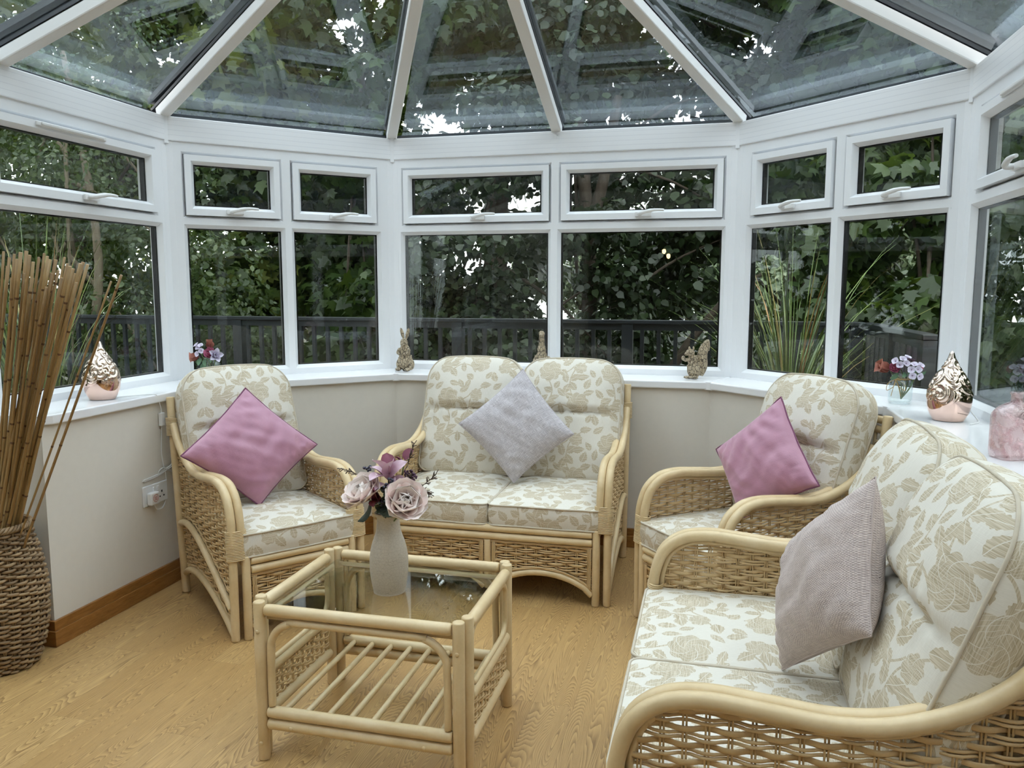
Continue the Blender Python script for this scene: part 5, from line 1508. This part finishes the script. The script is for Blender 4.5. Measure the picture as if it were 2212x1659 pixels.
tree('ivy_clad_tree', 'ivy-covered tree filling the left half of the back window', (-2.3, 8.0, -2.6), [((-2.5, 8.0, .2), (1.0, .55, 1.6)), ((-2.1, 8.1, 2.0), (1.2, .6, 1.3)), ((-1.25, 8.5, .5), (.5, .35, 1.3)), ((-3.0, 8.3, 1.2), (.7, .5, 1.2)), ((-1.6, 7.9, -.4), (.7, .5, 1.2)), ((-2.9, 8.1, -1.0), (1.0, .5, 1.2))], 'ivy', 23000, .085, IVY, [([(-2.3,8.2,-2.6), (-2.3,8.3,0), (-2.2,8.3,3)], .2, .1)], 'bark', 4, G, 70, .36)
tree('forked_tree', 'dark tree with a forked bare trunk behind the right half of the back window', (-1.05, 9.4, -2.6), [((-.9, 10.0, 4.4), (2.4, 1.4, 1.7)), ((-.62, 9.6, .8), (.95, .8, 1.0)), ((-.75, 9.7, 1.9), (1.3, .7, .6)), ((-.5, 9.5, -.7), (1.5, .8, 1.1)), ((-.9, 9.8, 2.3), (1.6, .8, .8))], 'ivy', 18000, .115, IVY, [([(-1.35,8.9,-2.6), (-1.33,8.9,.5), (-1.36,8.9,2.0), (-1.5,9.0,3.2)], .11, .06), ([(-1.36,8.9,2.0), (-1.2,8.9,2.5), (-1.05,8.9,3.4)], .075, .05), ([(-.9,9.0,-2.6), (-.6,9.0,0), (.1,9.0,1.2), (.5,9.0,1.5)], .08, .02)], 'bark', 5, G, 60, .50)
tree('maple_tree', 'dark maple spreading over the middle of the roof', (.9, 10.4, -2.6), [((1.3, 10.2, 4.6), (2.8, 1.5, 1.7)), ((3.9, 9.8, 4.2), (2.1, 1.5, 2.2)), ((2.9, 10.6, 5.3), (2.3, 1.1, 1.4)), ((1.1, 9.9, 4.4), (1.4, .7, .9)), ((2.5, 9.8, 4.2), (1.2, .7, 1.0)), ((-3.0, 11.0, 5.4), (2.6, 1.3, 1.7)), ((1.5, 10.2, 2.8), (1.4, .9, .7))], 'maple', 22000, .17, MAPLE, [([(.95,10.8,-2.6), (1.0,10.8,1.5), (1.2,10.5,4.4)], .14, .06)], 'bark', 6, G, 56, .70)
tree('maple_shrub', 'leafy low maple outside the right half of the right diagonal window', (1.9, 7.6, -2.6), [((1.75, 7.6, 1.0), (.75, .8, 1.0)), ((1.9, 7.5, -.6), (1.0, .8, 1.0)), ((1.5, 7.8, 1.9), (.6, .5, .8)), ((2.0, 7.9, 2.5), (.9, .7, .7)), ((2.9, 7.2, 1.0), (1.0, .9, 1.6))], 'maple', 11000, .145, MAPLE, [([(1.9,7.6,-2.6), (1.9,7.7,0), (1.8,7.7,2.2)], .06, .02)], 'bark', 7, G, 46, .42)
tree('maple_tree', 'maple crowding close outside the right-hand window', (3.6, 5.6, -2.6), [((3.6, 5.8, 1.4), (1.3, 1.3, 2.0)), ((3.3, 4.3, .6), (.9, 1.1, 1.5)), ((4.4, 4.6, 2.8), (1.2, 1.3, 1.3))], 'maple', 7500, .15, MAPLE, [([(3.6,5.6,-2.6), (3.6,5.6,.5), (3.7,5.6,2.6)], .08, .03)], 'bark', 8, G, 46, .55)
hd = tree('woodland_bank', 'shrubby bank below the railing across the whole view', (-3, 10.5, -2.6), [((-8.8, 10.2, -.2), (3.2, .9, 1.7)), ((-5.0, 10.8, -.7), (2.6, .9, 1.5)), ((-1.2, 10.8, -.7), (2.6, .9, 1.5)), ((1.6, 11.0, -1.0), (2.0, .9, 1.2)), ((-3.2, 11.6, 1.5), (1.4, .8, 1.6))], 'ivy', 22000, .13, IVY, [([(-3,10.8,-2.6), (-3,10.8,-1)], .08, .04)], 'bark', 9, None, 80, .60, cat='shrubs')
for i, (x, y, h, r) in enumerate(((1.8, 34, 3.6, 3.2), (5.2, 38, 4.6, 3.8), (8.5, 36, 4.2, 3.4), (-1.2, 42, 4.6, 4.0), (-6.5, 40, 5.2, 4.0))):
    tree('distant_tree', ('hazy far tree seen low through the left pane of the right diagonal window' if i == 0 else 'hazy far tree on the hillside behind the garden trees'), (x, y, -2.6), [((x, y, h-2.2), (r, r*.8, h*.55))], 'far', 9000, .22, IVY, [([(x,y,-2.6), (x,y,h-2)], .25, .1)], 'bark', 20+i, 'distant trees on the hillside', 26, 1.1)

# trees closing in the garden at both sides of the house (seen as reflections in the panes)
for src, lab, loc, rz in ((T_DARK, 'dark maple standing off to the right of the house', (6.6, 2.2, -2.6), -90), (T_DARK, 'dark maple off to the right, level with the house wall', (6.8, -2.6, -2.6), -80),
                          (T_DARK, 'dark maple close off the right corner of the house', (5.6, -.2, -2.6), -95), (T_DARK, 'dark maple close off the left corner of the house', (-7.0, .4, -2.6), 85),
                          (T_DARK, 'dark maple standing off to the left of the house', (-7.6, 2.6, -2.6), 92), (T_LIGHT, 'light green maple off to the left, level with the house wall', (-9.0, -2.2, -2.6), 80),
                          (hd, 'shrubby bank along the right side of the garden', (6.0, 1.0, -2.6), -90), (hd, 'shrubby bank along the left side of the garden', (-8.0, .5, -2.6), 90), (hd, 'shrubby bank further back on the right', (9.5, 15.0, -2.3), -12), (hd, 'shrubby bank further back behind the middle trees', (-1.0, 17.5, -2.3), 4)):
    c = copy_tree(src); c.location = loc; c.rotation_euler = (0, 0, R(rz)); c['label'] = lab; c['group'] = 'trees and shrubs around the sides of the garden'
# ------------------------------------------------------------------ camera, sky
cam = bpy.data.cameras.new('camera'); co = bpy.data.objects.new('camera', cam); C.objects.link(co)
co.location = (0, 0, 1.3547); co.rotation_euler = (R(90-6.8247), 0, R(14.0115))
cam.sensor_width = 36; cam.lens = 1729.65/2212*36; cam.clip_start = .02; cam.clip_end = 300
sc = bpy.context.scene; sc.camera = co
w = bpy.data.worlds.new('overcast_sky'); sc.world = w; w.use_nodes = True
nt = w.node_tree; nt.nodes.clear()
bg = nt.nodes.new('ShaderNodeBackground'); ow = nt.nodes.new('ShaderNodeOutputWorld')
bg.inputs[0].default_value = (.985, .985, .99, 1); bg.inputs[1].default_value = 2.6
nt.links.new(bg.outputs[0], ow.inputs[0])
sc.view_settings.view_transform = 'Standard'; sc.view_settings.look = 'None'; sc.view_settings.gamma = 1
sc.view_settings.use_curve_mapping = False; sc.view_settings.exposure = 1.0
cy = sc.cycles
cy.use_denoising = True; cy.denoiser = 'OPENIMAGEDENOISE'
cy.max_bounces = 5; cy.diffuse_bounces = 3; cy.glossy_bounces = 3; cy.transmission_bounces = 4; cy.transparent_max_bounces = 14
cy.sample_clamp_indirect = 6; cy.caustics_reflective = False; cy.caustics_refractive = False
cy.use_adaptive_sampling = True; cy.adaptive_threshold = .09; cy.adaptive_min_samples = 14
